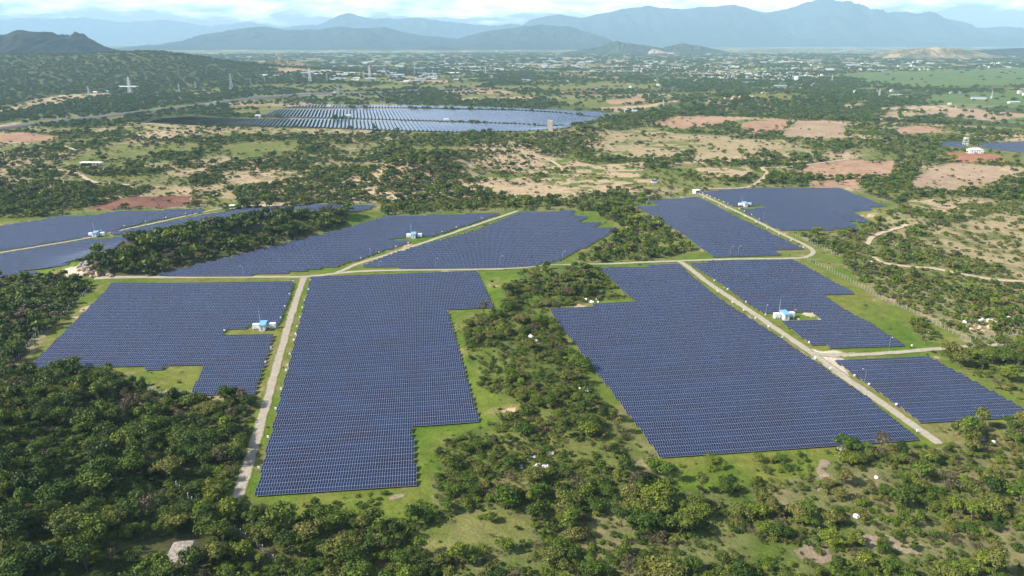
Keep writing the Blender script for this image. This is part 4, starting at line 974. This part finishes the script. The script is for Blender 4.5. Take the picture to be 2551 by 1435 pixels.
pile(2010, 226, 24, 4, 4, 4, 7, 't', 'reddish boulder behind the far wooded rise', 'rocks behind the far rise')
pile(1350, 335, 30, 6, 6, 1.5, 3, 'g', 'grey boulder below the standing rock on the wooded rise', 'rocks below the standing rock')
for px, py, r, k, lab in [(2097, 1124, 2.1, 'g', 'big grey boulder in the bare strip below the largest field'), (2183, 1190, 1.1, 'w', 'single white boulder among trees at the right'), (2168, 1274, 1.0, 'w', 'single white boulder on the bare patch at the lower right'),
    (2134, 1288, 1.3, 'w', 'white boulder left of the bare patch at the lower right'), (2140, 1342, 1.2, 'w', 'white boulder on the dry grass at the lower right'), (1870, 1288, 1.2, 'w', 'white boulder between dark trees right of the bottom centre'),
    (2449, 1096, 1.3, 'g', 'grey boulder under the near corner of the front right field'), (2476, 1102, 1.3, 'w', 'pale boulder under the near corner of the front right field'), (563, 1321, 1.9, 'g', 'pale rounded boulder beside the fence at the lower left'),
    (635, 1284, 1.0, 'w', 'white boulder below the end of the gravel track'), (563, 1271, .9, 'w', 'small pale boulder left of the gravel track end'), (415, 1283, .7, 'w', 'small white boulder under the dark trees'), (1120, 1418, .8, 'w', 'small white boulder at the bottom edge'),
    (2500, 918, 1.1, 'w', 'white boulder in the bushes at the right edge'), (478, 497, 2.4, 'g', 'grey boulder on the red-brown soil patch'), (490, 508, 2.0, 'g', 'lower grey boulder on the red-brown soil patch'), (2172, 657, 2.2, 'w', 'white boulder in the dry scrub left of the sandy path'), (2235, 612, 1.8, 'w', 'white boulder on the sandy gully floor')]:
    boulder(px, py, r, k, lab, 'single boulders')
refine_labels(ritems)
def slab(name, V, F, m, label, cat, loc):
    o = link(name, mesh(name, V, F, m)); o.location = loc
    md = o.modifiers.new('s', 'SUBSURF'); md.subdivision_type = 'SIMPLE'; md.levels = md.render_levels = 4
    t = bpy.data.textures.new(name, 'CLOUDS'); t.noise_scale = 1.6; t.noise_depth = 3
    d = o.modifiers.new('d', 'DISPLACE'); d.texture = t; d.strength = .8 if name != 'rock_slab' else .4; d.mid_level = .5; d.texture_coords = 'LOCAL'
    return tag(o, label, cat)
x, y, z = gp(452, 1398)
slab('rock_slab', [(-6.2, -2.2, -1), (4.0, -2.6, -1), (7.2, 3.0, -1), (2.2, 6.2, -1), (-4.0, 5.4, -1), (-6.0, -1.8, .5), (4.8, -2.2, 1.2), (7.2, 3.2, 1.6), (2.8, 5.6, 4.8), (-4.4, 5.0, 4.3)],
     [(4, 3, 2, 1, 0), (0, 1, 6, 5), (1, 2, 7, 6), (2, 3, 8, 7), (3, 4, 9, 8), (4, 0, 5, 9), (5, 6, 8, 9), (6, 7, 8)], M_ROCKG, 'big bare grey rock slab among dark trees at the lower left', 'rock', (x, y, z)).scale = (.84, .84, .9)
x, y, z = gp(1372, 331)
slab('standing_rock', [(-3.0, -2.5, -3), (3.6, -2.5, -3), (3.6, 2.5, -3), (-2.6, 2.5, -3), (-4.6, -2.3, 9), (2.4, -2.2, 9), (2.6, 2.2, 9), (-4.2, 2.2, 9), (-5.2, -2.4, 19), (2.6, -2.4, 18), (2.8, 2.2, 18), (-4.8, 2.2, 19)],
     [(3, 2, 1, 0)]+[(a+i, a+(i+1) % 4, a+4+(i+1) % 4, a+4+i) for a in (0, 4) for i in range(4)]+[(8, 9, 10, 11)], M_ROCKP, 'tall pale standing rock on the wooded rise before the distant plant', 'rock', (x, y, z+2)).scale = (1.1, 1.1, 1.05)

# ------------------------------------------------------------------ inverter stations
def copy_tree(o, parent=None):
    c = o.copy(); COL.objects.link(c)
    if parent: c.parent = parent
    for ch in list(o.children): copy_tree(ch, c)
    return c
def make_container():
    r = empty('inverter_container', (0, 0, 0))
    b = MB().box(-1.75, 1.75, -1.25, 1.25, .35, 3.1)
    for i in range(8): b.box(-1.7+i*.44, -1.55+i*.44, 1.25, 1.29, .45, 3.0)
    b.obj('cabin', M_WHITE, r); MB().box(-1.82, 1.82, -1.32, 1.32, 3.1, 3.2).obj('roof', M_WHITE, r)
    for s_ in (-1, 1):
        d = MB().box(s_*.62-.55, s_*.62+.55, -1.30, -1.25, .5, 2.9).obj('door', M_WHITE, r)
        MB().box(s_*.62-.38, s_*.62+.38, -1.33, -1.30, .7, 1.2).obj('vent', M_GREY, d); MB().box(s_*.15-.04, s_*.15+.04, -1.36, -1.30, 1.5, 1.9).obj('handle', M_DARK, d)
        MB().box(s_*1.4-.25, s_*1.4+.25, -1.2, 1.2, -.4, .35).obj('footing', M_CONCRETE, r)
    return r
def make_hut():
    r = empty('switchgear_hut', (0, 0, 0))
    MB().box(-1.6, 1.6, -3, 3, .5, 3.7).obj('walls', M_WHITE, r)
    MB().box(-1.7, 1.7, -3.1, 3.1, -.4, .5).obj('plinth', M_CONCRETE, r)
    f = MB().poly([(-1.95, -3.4, 3.72), (1.95, -3.4, 3.72), (1.95, 3.4, 3.72), (-1.95, 3.4, 3.72), (-1.95, -3.4, 3.9), (1.95, -3.4, 3.9), (1.95, 3.4, 4.5), (-1.95, 3.4, 4.5)],
                  [(0, 3, 2, 1), (4, 5, 6, 7), (0, 1, 5, 4), (1, 2, 6, 5), (2, 3, 7, 6), (3, 0, 4, 7)]); f.obj('roof', M_ROOFBLUE, r)
    d = MB().box(-.7, .5, -3.06, -3, .5, 2.9).obj('door', M_GREY, r); MB().box(.25, .35, -3.1, -3.06, 1.5, 1.7).obj('handle', M_DARK, d)
    for yy in (-1.4, 1.2): MB().box(1.6, 1.64, yy-.5, yy+.5, 2.2, 2.8).obj('vent', M_GREY, r)
    s_ = MB()
    for i in range(3): s_.box(-1.3, 1.0, -3.2-.35*(i+1), -3.2-.35*i+.1, -.4, .35-.2*i)
    s_.obj('steps', M_CONCRETE, r)
    return r
def make_mast():
    r = empty('lightning_mast', (0, 0, 0)); MB().bar((0, 0, -.3), (0, 0, 11), .16, 0, .07, 6).obj('pole', M_LATTICE, r); MB().bar((0, 0, 11), (0, 0, 14), .05, 0, .02, 4).obj('rod', M_STEEL, r)
    MB().box(-.35, .35, -.35, .35, -.4, .1).obj('base', M_CONCRETE, r); return r
cont0, hut0, mast0 = make_container(), make_hut(), make_mast(); first = True
PLACES = ['in the left front field', 'beside the diagonal road', 'on the far left road', 'beside the far right road', 'in the right field clearing']
for (sx_, a), pl in zip(GSITES, PLACES):
    x0, y0, z0 = sx_; e = np.array([math.cos(R(a)), math.sin(R(a))]); n = np.array([-e[1], e[0]])
    for obj0, du, dv, what in ((cont0, -4.4, .5, 'left'), (hut0, 0, -.6, 'hut'), (cont0, 4.9, 1.4, 'right'), (mast0, -2.4, 2.2, 'mast')):
        fresh = obj0 in (cont0, hut0, mast0) and not obj0.get('label')
        o = obj0 if fresh else copy_tree(obj0)
        p = np.array([x0, y0])+e*du+n*dv; o.location = (p[0], p[1], float(height(p[0], p[1]))); o.rotation_euler = (0, 0, R(a))
        if what == 'hut': tag(o, 'white switchgear hut with blue roof %s' % pl, 'hut', 'blue roofed huts')
        elif what == 'mast': tag(o, 'thin white lightning mast by the hut %s' % pl, 'mast', 'lightning masts')
        else: tag(o, 'white inverter container %s of the blue roofed hut %s' % (what, pl), 'container', 'white inverter containers')

# ------------------------------------------------------------------ lamps and combiner boxes along the roads
def make_lamp():
    r = empty('street_lamp', (0, 0, 0)); MB().bar((0, 0, -.3), (0, 0, 7.5), .11, 0, .07, 6).bar((0, 0, 7.45), (0, -1.5, 7.9), .07, 0, .06).obj('pole', M_STEEL, r)
    MB().box(-.14, .14, -2.1, -1.4, 7.86, 7.98).obj('lamp_head', M_WHITE, r); return r
def make_box():
    r = empty('combiner_box', (0, 0, 0)); MB().box(-.4, .4, -.18, .18, .8, 1.8).obj('cabinet', M_WHITE, r)
    for s_ in (-.4, .4): MB().box(s_-.05, s_+.05, -.05, .05, -.3, .8).obj('leg', M_STEEL, r)
    return r
lamp0, box0 = make_lamp(), make_box(); litems = []
LAMPS = [(368, 684), (407, 693), (607, 689), (923, 643), (944, 677), (1085, 669), (1246, 663), (1401, 651), (1557, 654), (1819, 638), (1838, 637), (1900, 550), (1907, 788), (1976, 800), (2153, 956), (2214, 872), (2303, 858), (1035, 600), (1180, 580), (2011, 601), (1700, 640), (2062, 925), (1800, 742)]
for i, (px, py) in enumerate(LAMPS):
    o = lamp0 if i == 0 else copy_tree(lamp0); x, y, z = gp(px, py); o.location = (x, y, z); o.rotation_euler = (0, 0, random.choice((0, 1.57, -1.57)))
    near = min(range(len(GROADS)), key=lambda k: float(seg_dist(np.array([x]), np.array([y]), GROADS[k][2])[0]))
    pl = ['beside the straight gravel track', 'along the long cross road', 'along the diagonal road', 'along the road beside the largest field', 'along the road to the right photo edge', 'along the far left road'][min(near, 5)]
    tag(o, None, 'street lamp', 'street lamps'); litems.append((o, 'slim white street lamp '+pl, px, py))
refine_labels(litems); bitems = []
z1 = lambda L: [(x_/2.966, 700+y_/2.966) for x_, y_ in L]
BOXES = [('at the left edge of the big middle field', z1([(2295, 5), (2280, 75), (2250, 155), (2235, 210), (2218, 280), (2195, 350), (2185, 405), (2172, 450), (2142, 555), (2115, 675), (2078, 815), (2038, 960)])+[(668, 1095), (645, 1172)]),
 ('at the right edge of the left front field', z1([(2165, 15), (2140, 110), (2105, 200), (2075, 285), (2003, 510), (1962, 615), (1660, 380)])),
 ('at the left edge of the farthest right field', [(1700+x_/12.755, 460+y_/12.755) for x_, y_ in [(522, 250), (638, 300), (765, 360), (885, 410), (1025, 460), (1155, 520), (1315, 582), (1443, 638), (1800, 800), (1970, 880), (2195, 990), (2440, 1135)]]),
 ('at the right edge of the back field', [(1752, 495), (1791, 515), (1808, 519), (1832, 530), (1856, 541), (1882, 556), (1910, 572), (1940, 587), (1970, 602), (2001, 619)]),
 ('at the right edge of the largest field', [(1691+x_/2.966, 700+y_/2.966) for x_, y_ in [(285, 88), (395, 170), (478, 228), (565, 287), (660, 350), (765, 428), (1005, 583), (1120, 662)]]+[(2284, 1079)]),
 ('at the left edge of the right field', [(1691+x_/2.966, 700+y_/2.966) for x_, y_ in [(262, 8), (360, 72), (495, 168), (640, 260), (960, 468)]]),
 ('at the left edge of the front right field', [(2128, 941), (2164, 963), (2232, 1013), (2271, 866)]),
 ('along the diagonal road', [(850+x_/2.966, 350+y_/2.966) for x_, y_ in [(145, 880), (280, 835), (405, 795), (495, 765), (745, 685), (850, 650), (430, 825), (985, 640), (590, 770), (1040, 585)]]),
 ('along the far left road', [(200+x_/5.1, 500+y_/5.1) for x_, y_ in [(265, 395), (560, 335), (830, 280), (1090, 230), (1340, 180)]])]
k = 0
for pl, L in BOXES:
    for px, py in L:
        o = box0 if k == 0 else copy_tree(box0); k += 1; x, y, z = gp(px, py); o.location = (x, y, z); o.rotation_euler = (0, 0, random.uniform(-.2, .2))
        tag(o, None, 'electrical box', 'small white electrical boxes '+pl); bitems.append((o, 'small white electrical box '+pl, px, py))
refine_labels(bitems)

# ------------------------------------------------------------------ fences
def tube(name, pts, r, m, parent):
    P = np.array(pts, float); T = np.gradient(P, axis=0); N = np.stack([-T[:, 1], T[:, 0], T[:, 0]*0], 1); N /= np.linalg.norm(N, axis=1)[:, None]
    up = np.array([0, 0, 1.0]); G_ = np.stack([P+N*r, P+up*r, P-N*r, P-up*r, P+N*r], 1)
    return link(name, grid_mesh(name, G_, m, False), parent)
post_me = MB().box(-.085, .085, -.085, .085, -.4, 2.3).poly([(-.11, -.11, 2.3), (.11, -.11, 2.3), (.11, .11, 2.3), (-.11, .11, 2.3), (-.11, .35, 2.75), (.11, .35, 2.75)], [(0, 1, 5, 4), (3, 2, 5, 4), (0, 4, 3), (1, 2, 5)]).me('fence_post', M_CONCRETE)
for nm, pts in GFENCES:
    P = []
    for (ax, ay), (bx, by) in zip(pts[:-1], pts[1:]):
        L = math.hypot(bx-ax, by-ay); kk = max(1, round(L/3.4))
        P += [(ax+(bx-ax)*i/kk, ay+(by-ay)*i/kk) for i in range(kk)]
    P.append(pts[-1]); A = np.array(P); Z = height(A[:, 0], A[:, 1])
    r = empty('post_fence', (0, 0, 0)); tag(r, 'wire fence with pale concrete posts '+nm, 'fence', 'concrete post fences')
    order = sorted(range(len(P)), key=lambda i: math.hypot(*P[i])); extra = MB()
    for i in order[:100]:
        o = link('fence_post', post_me, r); o.location = (P[i][0], P[i][1], Z[i])
    for i in order[100:]: extra.box(P[i][0]-.11, P[i][0]+.11, P[i][1]-.11, P[i][1]+.11, Z[i]-.4, Z[i]+2.5)
    if extra.V: tag(extra.obj('fence_posts', M_CONCRETE, r), kind='stuff')
    for h_ in (.5, 1.2, 2.1): tube('wire', np.concatenate([A, (Z+h_)[:, None]], 1), .022, M_STEEL, r)

# ------------------------------------------------------------------ lone buildings
def house_long():
    r = empty('long_house', (0, 0, 0)); MB().box(-14, 14, -3, 3, -.5, 3.6).obj('walls', M_WHITE, r); MB().box(-14.8, 14.8, -4.6, 3.6, 3.6, 3.95).obj('roof', M_WHITE, r)
    for i in range(8): MB().box(-9.5+i*2.0, -8.3+i*2.0, -3.05, -3, .3, 2.8).obj('window', M_DARK, r)
    for i in range(6): MB().box(-11+i*3.6, -10.75+i*3.6, -4.4, -4.15, -.5, 3.6).obj('column', M_WHITE, r)
    MB().box(8.4, 10.4, -3.06, -3, 0, 2.6).obj('door', M_DARK, r); return r
o = house_long(); o.location = gp(229, 411); o.rotation_euler = (0, 0, R(-2)); tag(o, 'long low white house with dark openings in the open country at the left', 'house')
def house_hip(w=10, d=5, h=5):
    r = empty('white_house', (0, 0, 0)); MB().box(-w, w, -d, d, -.5, h).obj('walls', M_WHITE, r)
    MB().poly([(-w-.5, -d-.5, h), (w+.5, -d-.5, h), (w+.5, d+.5, h), (-w-.5, d+.5, h), (-w*.45, 0, h+3), (w*.45, 0, h+3)], [(0, 1, 5, 4), (1, 2, 5), (2, 3, 4, 5), (3, 0, 4), (3, 2, 1, 0)]).obj('roof', M_ROOFS[0], r)
    for i in range(4): MB().box(-6.2+i*3.4, -5.0+i*3.4, -d-.04, -d, 1.2, 3.2).obj('window', M_DARK, r)
    MB().box(w, w+3.2, -d+1, d-1, 2.9, 3.2).obj('porch_roof', M_WHITE, r)
    for yy in (-d+1.3, d-1.3): MB().box(w+2.7, w+3, yy-.15, yy+.15, -.5, 2.9).obj('porch_post', M_WHITE, r)
    MB().box(7.2, 8.4, -d-.05, -d, 0, 2.4).obj('door', M_DARK, r); return r
o = house_hip(); o.location = gp(2428, 381); o.rotation_euler = (0, 0, R(-6)); tag(o, 'white house with pale hipped roof on the red soil at the right', 'house')
def gatehouse():
    r = empty('gatehouse', (0, 0, 0)); MB().box(-4.5, 4.5, -1.8, 1.8, -.5, 3).obj('walls', M_WHITE, r); MB().box(-5, 5, -2.3, 2.3, 3, 3.3).obj('roof', M_WHITE, r)
    for i in range(4): MB().box(-3.8+i*2.0, -2.5+i*2.0, -1.85, -1.8, .9, 2.4).obj('window', M_DARK, r)
    return r
g0 = gatehouse(); g0.location = gp(585, 519); tag(g0, 'small white gatehouse with dark windows at the end of the far left road', 'gatehouse', 'gatehouses')
g1 = copy_tree(g0); g1.location = gp(1735, 481); g1.rotation_euler = (0, 0, .5); g1.scale = (.8, 1.2, 1.1); tag(g1, 'small white gatehouse at the top of the far right road', 'gatehouse', 'gatehouses')
r = empty('shed', gp(1630, 455)); MB().box(-3, 3, -1.5, 1.5, -.4, 2.2).obj('walls', M_WALLS[0], r)
MB().poly([(-3.4, -1.9, 2.2), (3.4, -1.9, 2.2), (3.4, 1.9, 2.2), (-3.4, 1.9, 2.2), (-3.4, 0, 3.4), (3.4, 0, 3.4)], [(0, 1, 5, 4), (1, 2, 5), (2, 3, 4, 5), (3, 0, 4), (3, 2, 1, 0)]).obj('roof', M_NAVY, r); tag(r, 'small shed with a dark blue roof at the end of the sandy strip', 'shed')
r = empty('scaffold_tower', gp(2404, 363)); f = MB()
for xx in (-3, 3):
    for yy in (-2, 2): f.bar((xx, yy, -.3), (xx, yy, 13), .35)
for zz in (3.5, 7, 10.5, 13):
    for a_, b_ in (((-3, -2), (3, -2)), ((-3, 2), (3, 2)), ((-3, -2), (-3, 2)), ((3, -2), (3, 2))): f.bar((*a_, zz), (*b_, zz), .28)
f.obj('frame', M_WHITE, r); MB().box(-1.8, 1.8, -1.6, 1.6, 10.7, 12.6).obj('tank', M_WHITE, r); tag(r, 'white lattice water tower above the array at the right edge', 'tower')
r = empty('road_sign', gp(382, 283)); MB().box(-4, 4, -.1, .1, 5, 8.5).obj('board', M_GREENSIGN, r)
for s_ in (-3, 3): MB().box(s_-.15, s_+.15, .1, .35, -.5, 8).obj('sign_post', M_STEEL, r)
tag(r, 'green road sign board beside the highway at the left', 'road sign')

# ------------------------------------------------------------------ pylons
def make_pylon(h=50):
    r = empty('power_pylon', (0, 0, 0)); m = MB(); W = 4.6
    def c(z): return W*(1-z/h*.86)
    L = [0, 9, 17, 24, 30, 35, 40, 45, 50]
    for za, zb in zip(L[:-1], L[1:]):
        a, b = c(za), c(zb)
        for i in range(4):
            sx_, sy_ = [(1, 1), (-1, 1), (-1, -1), (1, -1)][i]; tx, ty = [(1, 1), (-1, 1), (-1, -1), (1, -1)][(i+1) % 4]
            m.bar((sx_*a, sy_*a, za-(.5 if za == 0 else 0)), (sx_*b, sy_*b, zb), .55); m.bar((sx_*a, sy_*a, za), (tx*b, ty*b, zb), .3); m.bar((tx*a, ty*a, za), (sx_*b, sy_*b, zb), .3)
            m.bar((sx_*b, sy_*b, zb), (tx*b, ty*b, zb), .3)
    m.obj('tower', M_LATTICE, r)
    for z, w in ((32, 9), (39, 8), (46, 6.5)):
        x_ = MB()
        for s_ in (-1, 1): x_.bar((0, -.6, z), (s_*w, 0, z+.2), .4).bar((0, .6, z), (s_*w, 0, z+.2), .4).bar((0, 0, z+3), (s_*w, 0, z+.3), .35).bar((s_*w, 0, z), (s_*w, 0, z-2.6), .25)
        x_.obj('cross_arm', M_LATTICE, r)
    return r
py0 = make_pylon(); pit = []
for i, (px, py, hh) in enumerate([(325, 237, 44), (577, 222, 38), (773, 208, 37), (222, 238, 22), (447, 233, 24), (488, 225, 22), (625, 212, 18), (660, 208, 16), (815, 206, 24), (843, 243, 33), (906, 198, 22), (921, 194, 30), (1033, 188, 28), (1210, 185, 18), (1652, 268, 20), (2190, 243, 22), (2470, 244, 18), (2072, 205, 18)]):
    o = py0 if i == 0 else copy_tree(py0); x, y, z = gp(px, py); dep = y*CP-(z-CAM_H)*SP; s_ = hh*dep/FPX/50
    o.location = (x, y, z); o.scale = (s_, s_, s_); o.rotation_euler = (0, 0, random.uniform(-.5, .5))
    tag(o, None, 'pylon', 'lattice power pylons'); pit.append((o, 'grey lattice power pylon '+('near the highway at the left' if px < 700 else ('on the plain behind the distant plant' if px < 1500 else 'on the plain at the right')), px, py))
refine_labels(pit)
ml = []
for i, (px, py) in enumerate([(1018, 262), (960, 262), (908, 262), (860, 260), (1103, 263), (1180, 264), (1236, 268), (1520, 290), (1550, 283), (1500, 276)]):
    o = copy_tree(mast0); x, y, z = gp(px, py); o.location = (x, y, z); o.scale = (2.2, 2.2, 1.1); tag(o, None, 'mast', 'pale masts round the distant plant'); ml.append((o, 'thin pale mast at the back of the distant plant', px, py))
refine_labels(ml)
o0 = copy_tree(cont0); o0.scale = (3, 2.4, 2); o0.location = gp(643, 293); tag(o0, 'white equipment block at the left of the distant plant', 'container', 'equipment in the distant plant')
for px, py, lab in [(869, 293, 'white equipment block left of the middle of the distant plant'), (820, 268, 'white equipment block at the rear of the distant plant'), (1112, 303, 'white equipment block right of the middle of the distant plant')]:
    o = copy_tree(o0); o.location = gp(px, py); o['label'] = lab

# ------------------------------------------------------------------ the town on the plain
def house_mesh(kind, wall, roof):
    b = MB()
    if kind == 'gable':
        b.box(-5, 5, -4, 4, -1, 4.2, 0).poly([(-5.4, -4.6, 4.2), (5.4, -4.6, 4.2), (5.4, 4.6, 4.2), (-5.4, 4.6, 4.2), (-5.4, 0, 6.6), (5.4, 0, 6.6)], [(0, 1, 5, 4), (2, 3, 4, 5), (1, 2, 5), (3, 0, 4)], 1)
        for i in range(3): b.box(-3.6+i*2.8, -2.4+i*2.8, -4.05, -4, 1, 2.6, 2)
    elif kind == 'block':
        b.box(-4, 4, -5, 5, -1, 6.6, 0).box(-4.2, 4.2, -5.2, 5.2, 6.6, 7.0, 1).box(-1.5, 1.5, 0, 3, 7.0, 8.6, 0)
        for zz in (1.0, 4.2):
            for i in range(3): b.box(-3.1+i*2.3, -1.7+i*2.3, -5.05, -5, zz, zz+1.8, 2)
    elif kind == 'long':
        b.box(-22, 22, -6, 6, -1, 4.5, 0).poly([(-22.5, -6.6, 4.5), (22.5, -6.6, 4.5), (22.5, 6.6, 4.5), (-22.5, 6.6, 4.5), (-22.5, 0, 6.8), (22.5, 0, 6.8)], [(0, 1, 5, 4), (2, 3, 4, 5), (1, 2, 5), (3, 0, 4)], 1)
    else:
        b.box(-7, 7, -7, 7, -1, 22, 0).box(-7.3, 7.3, -7.3, 7.3, 22, 23, 1)
        for zz in range(5):
            for i in range(4): b.box(-5.8+i*3.2, -4.2+i*3.2, -7.06, -7, 1.5+zz*4, 3.6+zz*4, 2)
    return b.me({'long': 'warehouse', 'tower': 'apartment_block'}.get(kind, 'town_house'), [wall, roof, M_DARK])
HM = {}
for kd in ('gable', 'block', 'long', 'tower'):
    HM[kd] = [(wn_, rn_, house_mesh(kd, M_WALLS[a_], M_ROOFS[b_])) for a_, wn_ in ((0, 'white'), (1, 'cream'), (2, 'pinkish'), (3, 'grey')) for b_, rn_ in ((0, 'pale'), (1, 'red'), (2, 'blue')) if kd in ('gable', 'block') or (b_ != 1 and a_ != 2)]
TOWN = [('in the dense white village on the plain', [(1715, 183), (1800, 178), (1960, 180), (2040, 184), (2060, 193), (1990, 198), (1900, 196), (1720, 197)], 210, .05), ('at the left of the white village', [(1440, 168), (1700, 162), (1760, 174), (1700, 182), (1480, 180)], 110, .1),
 ('in the far town beyond the green fields', [(1480, 150), (1800, 142), (2200, 140), (2551, 140), (2551, 172), (2080, 180), (1800, 172), (1480, 166)], 430, .2), ('in the far settlement at the centre', [(820, 152), (1480, 144), (1480, 172), (1200, 178), (830, 168)], 260, .45),
 ('on the plain left of the centre', [(640, 186), (900, 176), (1250, 176), (1300, 198), (1000, 204), (660, 196)], 60, .6), ('scattered over the far haze', [(500, 128), (2300, 122), (2300, 142), (600, 146)], 110, .4), ('among the trees at the right', [(2100, 225), (2551, 215), (2551, 262), (2200, 265)], 14, .1), ('scattered among trees on the plain', [(1300, 200), (2050, 200), (2050, 225), (1300, 230)], 22, .3)]
HS = []
for pl, poly, n_, lng in TOWN:
    x0, x1 = min(p[0] for p in poly), max(p[0] for p in poly); y0, y1 = min(p[1] for p in poly), max(p[1] for p in poly); c_ = 0
    while c_ < n_:
        px, py = random.uniform(x0, x1), random.uniform(y0, y1)
        if not inpoly(np.array([px]), np.array([py]), poly)[0]: continue
        c_ += 1; kd = 'long' if random.random() < lng else ('tower' if random.random() < .003 else random.choice(('gable', 'block')))
        HS.append((px, py, kd, pl, random.uniform(.7, 1.25)))
for px, py, kd, sc, pl in [(318, 220, 'long', 1.3, 'below the forested hill at the left'), (345, 219, 'long', .9, 'below the forested hill at the left'), (238, 233, 'gable', 1.2, 'below the forested hill at the left'), (266, 231, 'gable', 1.3, 'below the forested hill at the left'), (520, 262, 'long', .6, 'beside the highway'), (536, 260, 'gable', 1.4, 'beside the highway'),
    (765, 184, 'long', 1.2, 'behind the distant plant'), (813, 178, 'long', 1.1, 'behind the distant plant'), (955, 181, 'long', 1.4, 'behind the distant plant'), (1070, 189, 'long', 1.6, 'behind the distant plant'), (1045, 173, 'long', 1.4, 'behind the distant plant'), (720, 235, 'long', .7, 'behind the distant plant'), (835, 234, 'gable', 1.2, 'behind the distant plant'),
    (1983, 202, 'tower', 1.0, 'in front of the white village'), (1580, 282, 'gable', 1.3, 'at the right end of the distant plant'), (1560, 279, 'block', 1.1, 'at the right end of the distant plant'), (2260, 279, 'gable', 1, 'beside the sandy field at the right'), (2525, 257, 'long', .8, 'at the right photo edge'), (2540, 233, 'block', 1.3, 'at the right photo edge')]:
    HS.append((px, py, kd, pl, sc))
KS = {'gable': 10, 'block': 10, 'long': 44, 'tower': 24}
hx, hy_ = ground([h[0] for h in HS], [h[1] for h in HS]); hz = height(hx, hy_)
idx = sorted(range(len(HS)), key=lambda i: -KS[HS[i][2]]*HS[i][4]/math.hypot(hx[i], hy_[i])); hit = []; restm = MB()
for c_, i in enumerate(idx):
    px, py, kd, pl, sc = HS[i]; far_ = math.hypot(hx[i], hy_[i]) > 5500; sc *= 1.05 if far_ else .9
    w_, r_, me = random.choice(HM[kd][:6] if random.random() < .72 else HM[kd]); rz = random.choice((0, .2, -.15, 1.57, 1.4)) if kd != 'long' else random.uniform(-.25, .25)
    if c_ < 300:
        o = link(me.name.split('.')[0], me); o.location = (hx[i], hy_[i], hz[i]); o.scale = (sc, sc, sc); o.rotation_euler = (0, 0, rz)
        nm = {'gable': 'gabled house', 'block': 'flat-roofed block', 'long': 'low warehouse', 'tower': 'tall apartment block'}[kd]
        tag(o, None, 'warehouse' if kd == 'long' else 'house', 'buildings '+pl); hit.append((o, '%s %s with %s roof %s' % (w_, nm, r_, pl), px, py))
    else:
        M4 = Matrix.Translation((hx[i], hy_[i], hz[i])) @ Matrix.Rotation(rz, 4, 'Z') @ Matrix.Scale(sc, 4)
        kk = len(restm.V); restm.V += [tuple(M4 @ v.co) for v in me.vertices]; a_ = M_WALLS.index(me.materials[0]); b_ = M_ROOFS.index(me.materials[1])
        for p in me.polygons: restm.F.append(tuple(kk+v for v in p.vertices)); restm.M.append((a_, 4+b_, 8)[p.material_index])
refine_labels(hit)
tag(restm.obj('far_town', M_WALLS+M_ROOFS+[M_DARK]), 'far-off town of pale houses spread over the hazy plain', 'town', 'far town', 'stuff')

# ------------------------------------------------------------------ haze: one closed box of pale air round everything
hm = bpy.data.materials.new('pale_air'); hm.use_nodes = True
hn, hl = hm.node_tree.nodes, hm.node_tree.links; hn.clear()
ho = hn.new('ShaderNodeOutputMaterial'); hv = hn.new('ShaderNodeVolumePrincipled')
hv.inputs['Color'].default_value = (.50, .76, 1.0, 1); hv.inputs['Density'].default_value = 4.8e-5; hv.inputs['Anisotropy'].default_value = 0
hl.new(hv.outputs[0], ho.inputs['Volume'])
hb = MB().box(-36000, 36000, -30000, 34500, -40, 2150)
tag(hb.obj('haze', hm), kind='stuff')
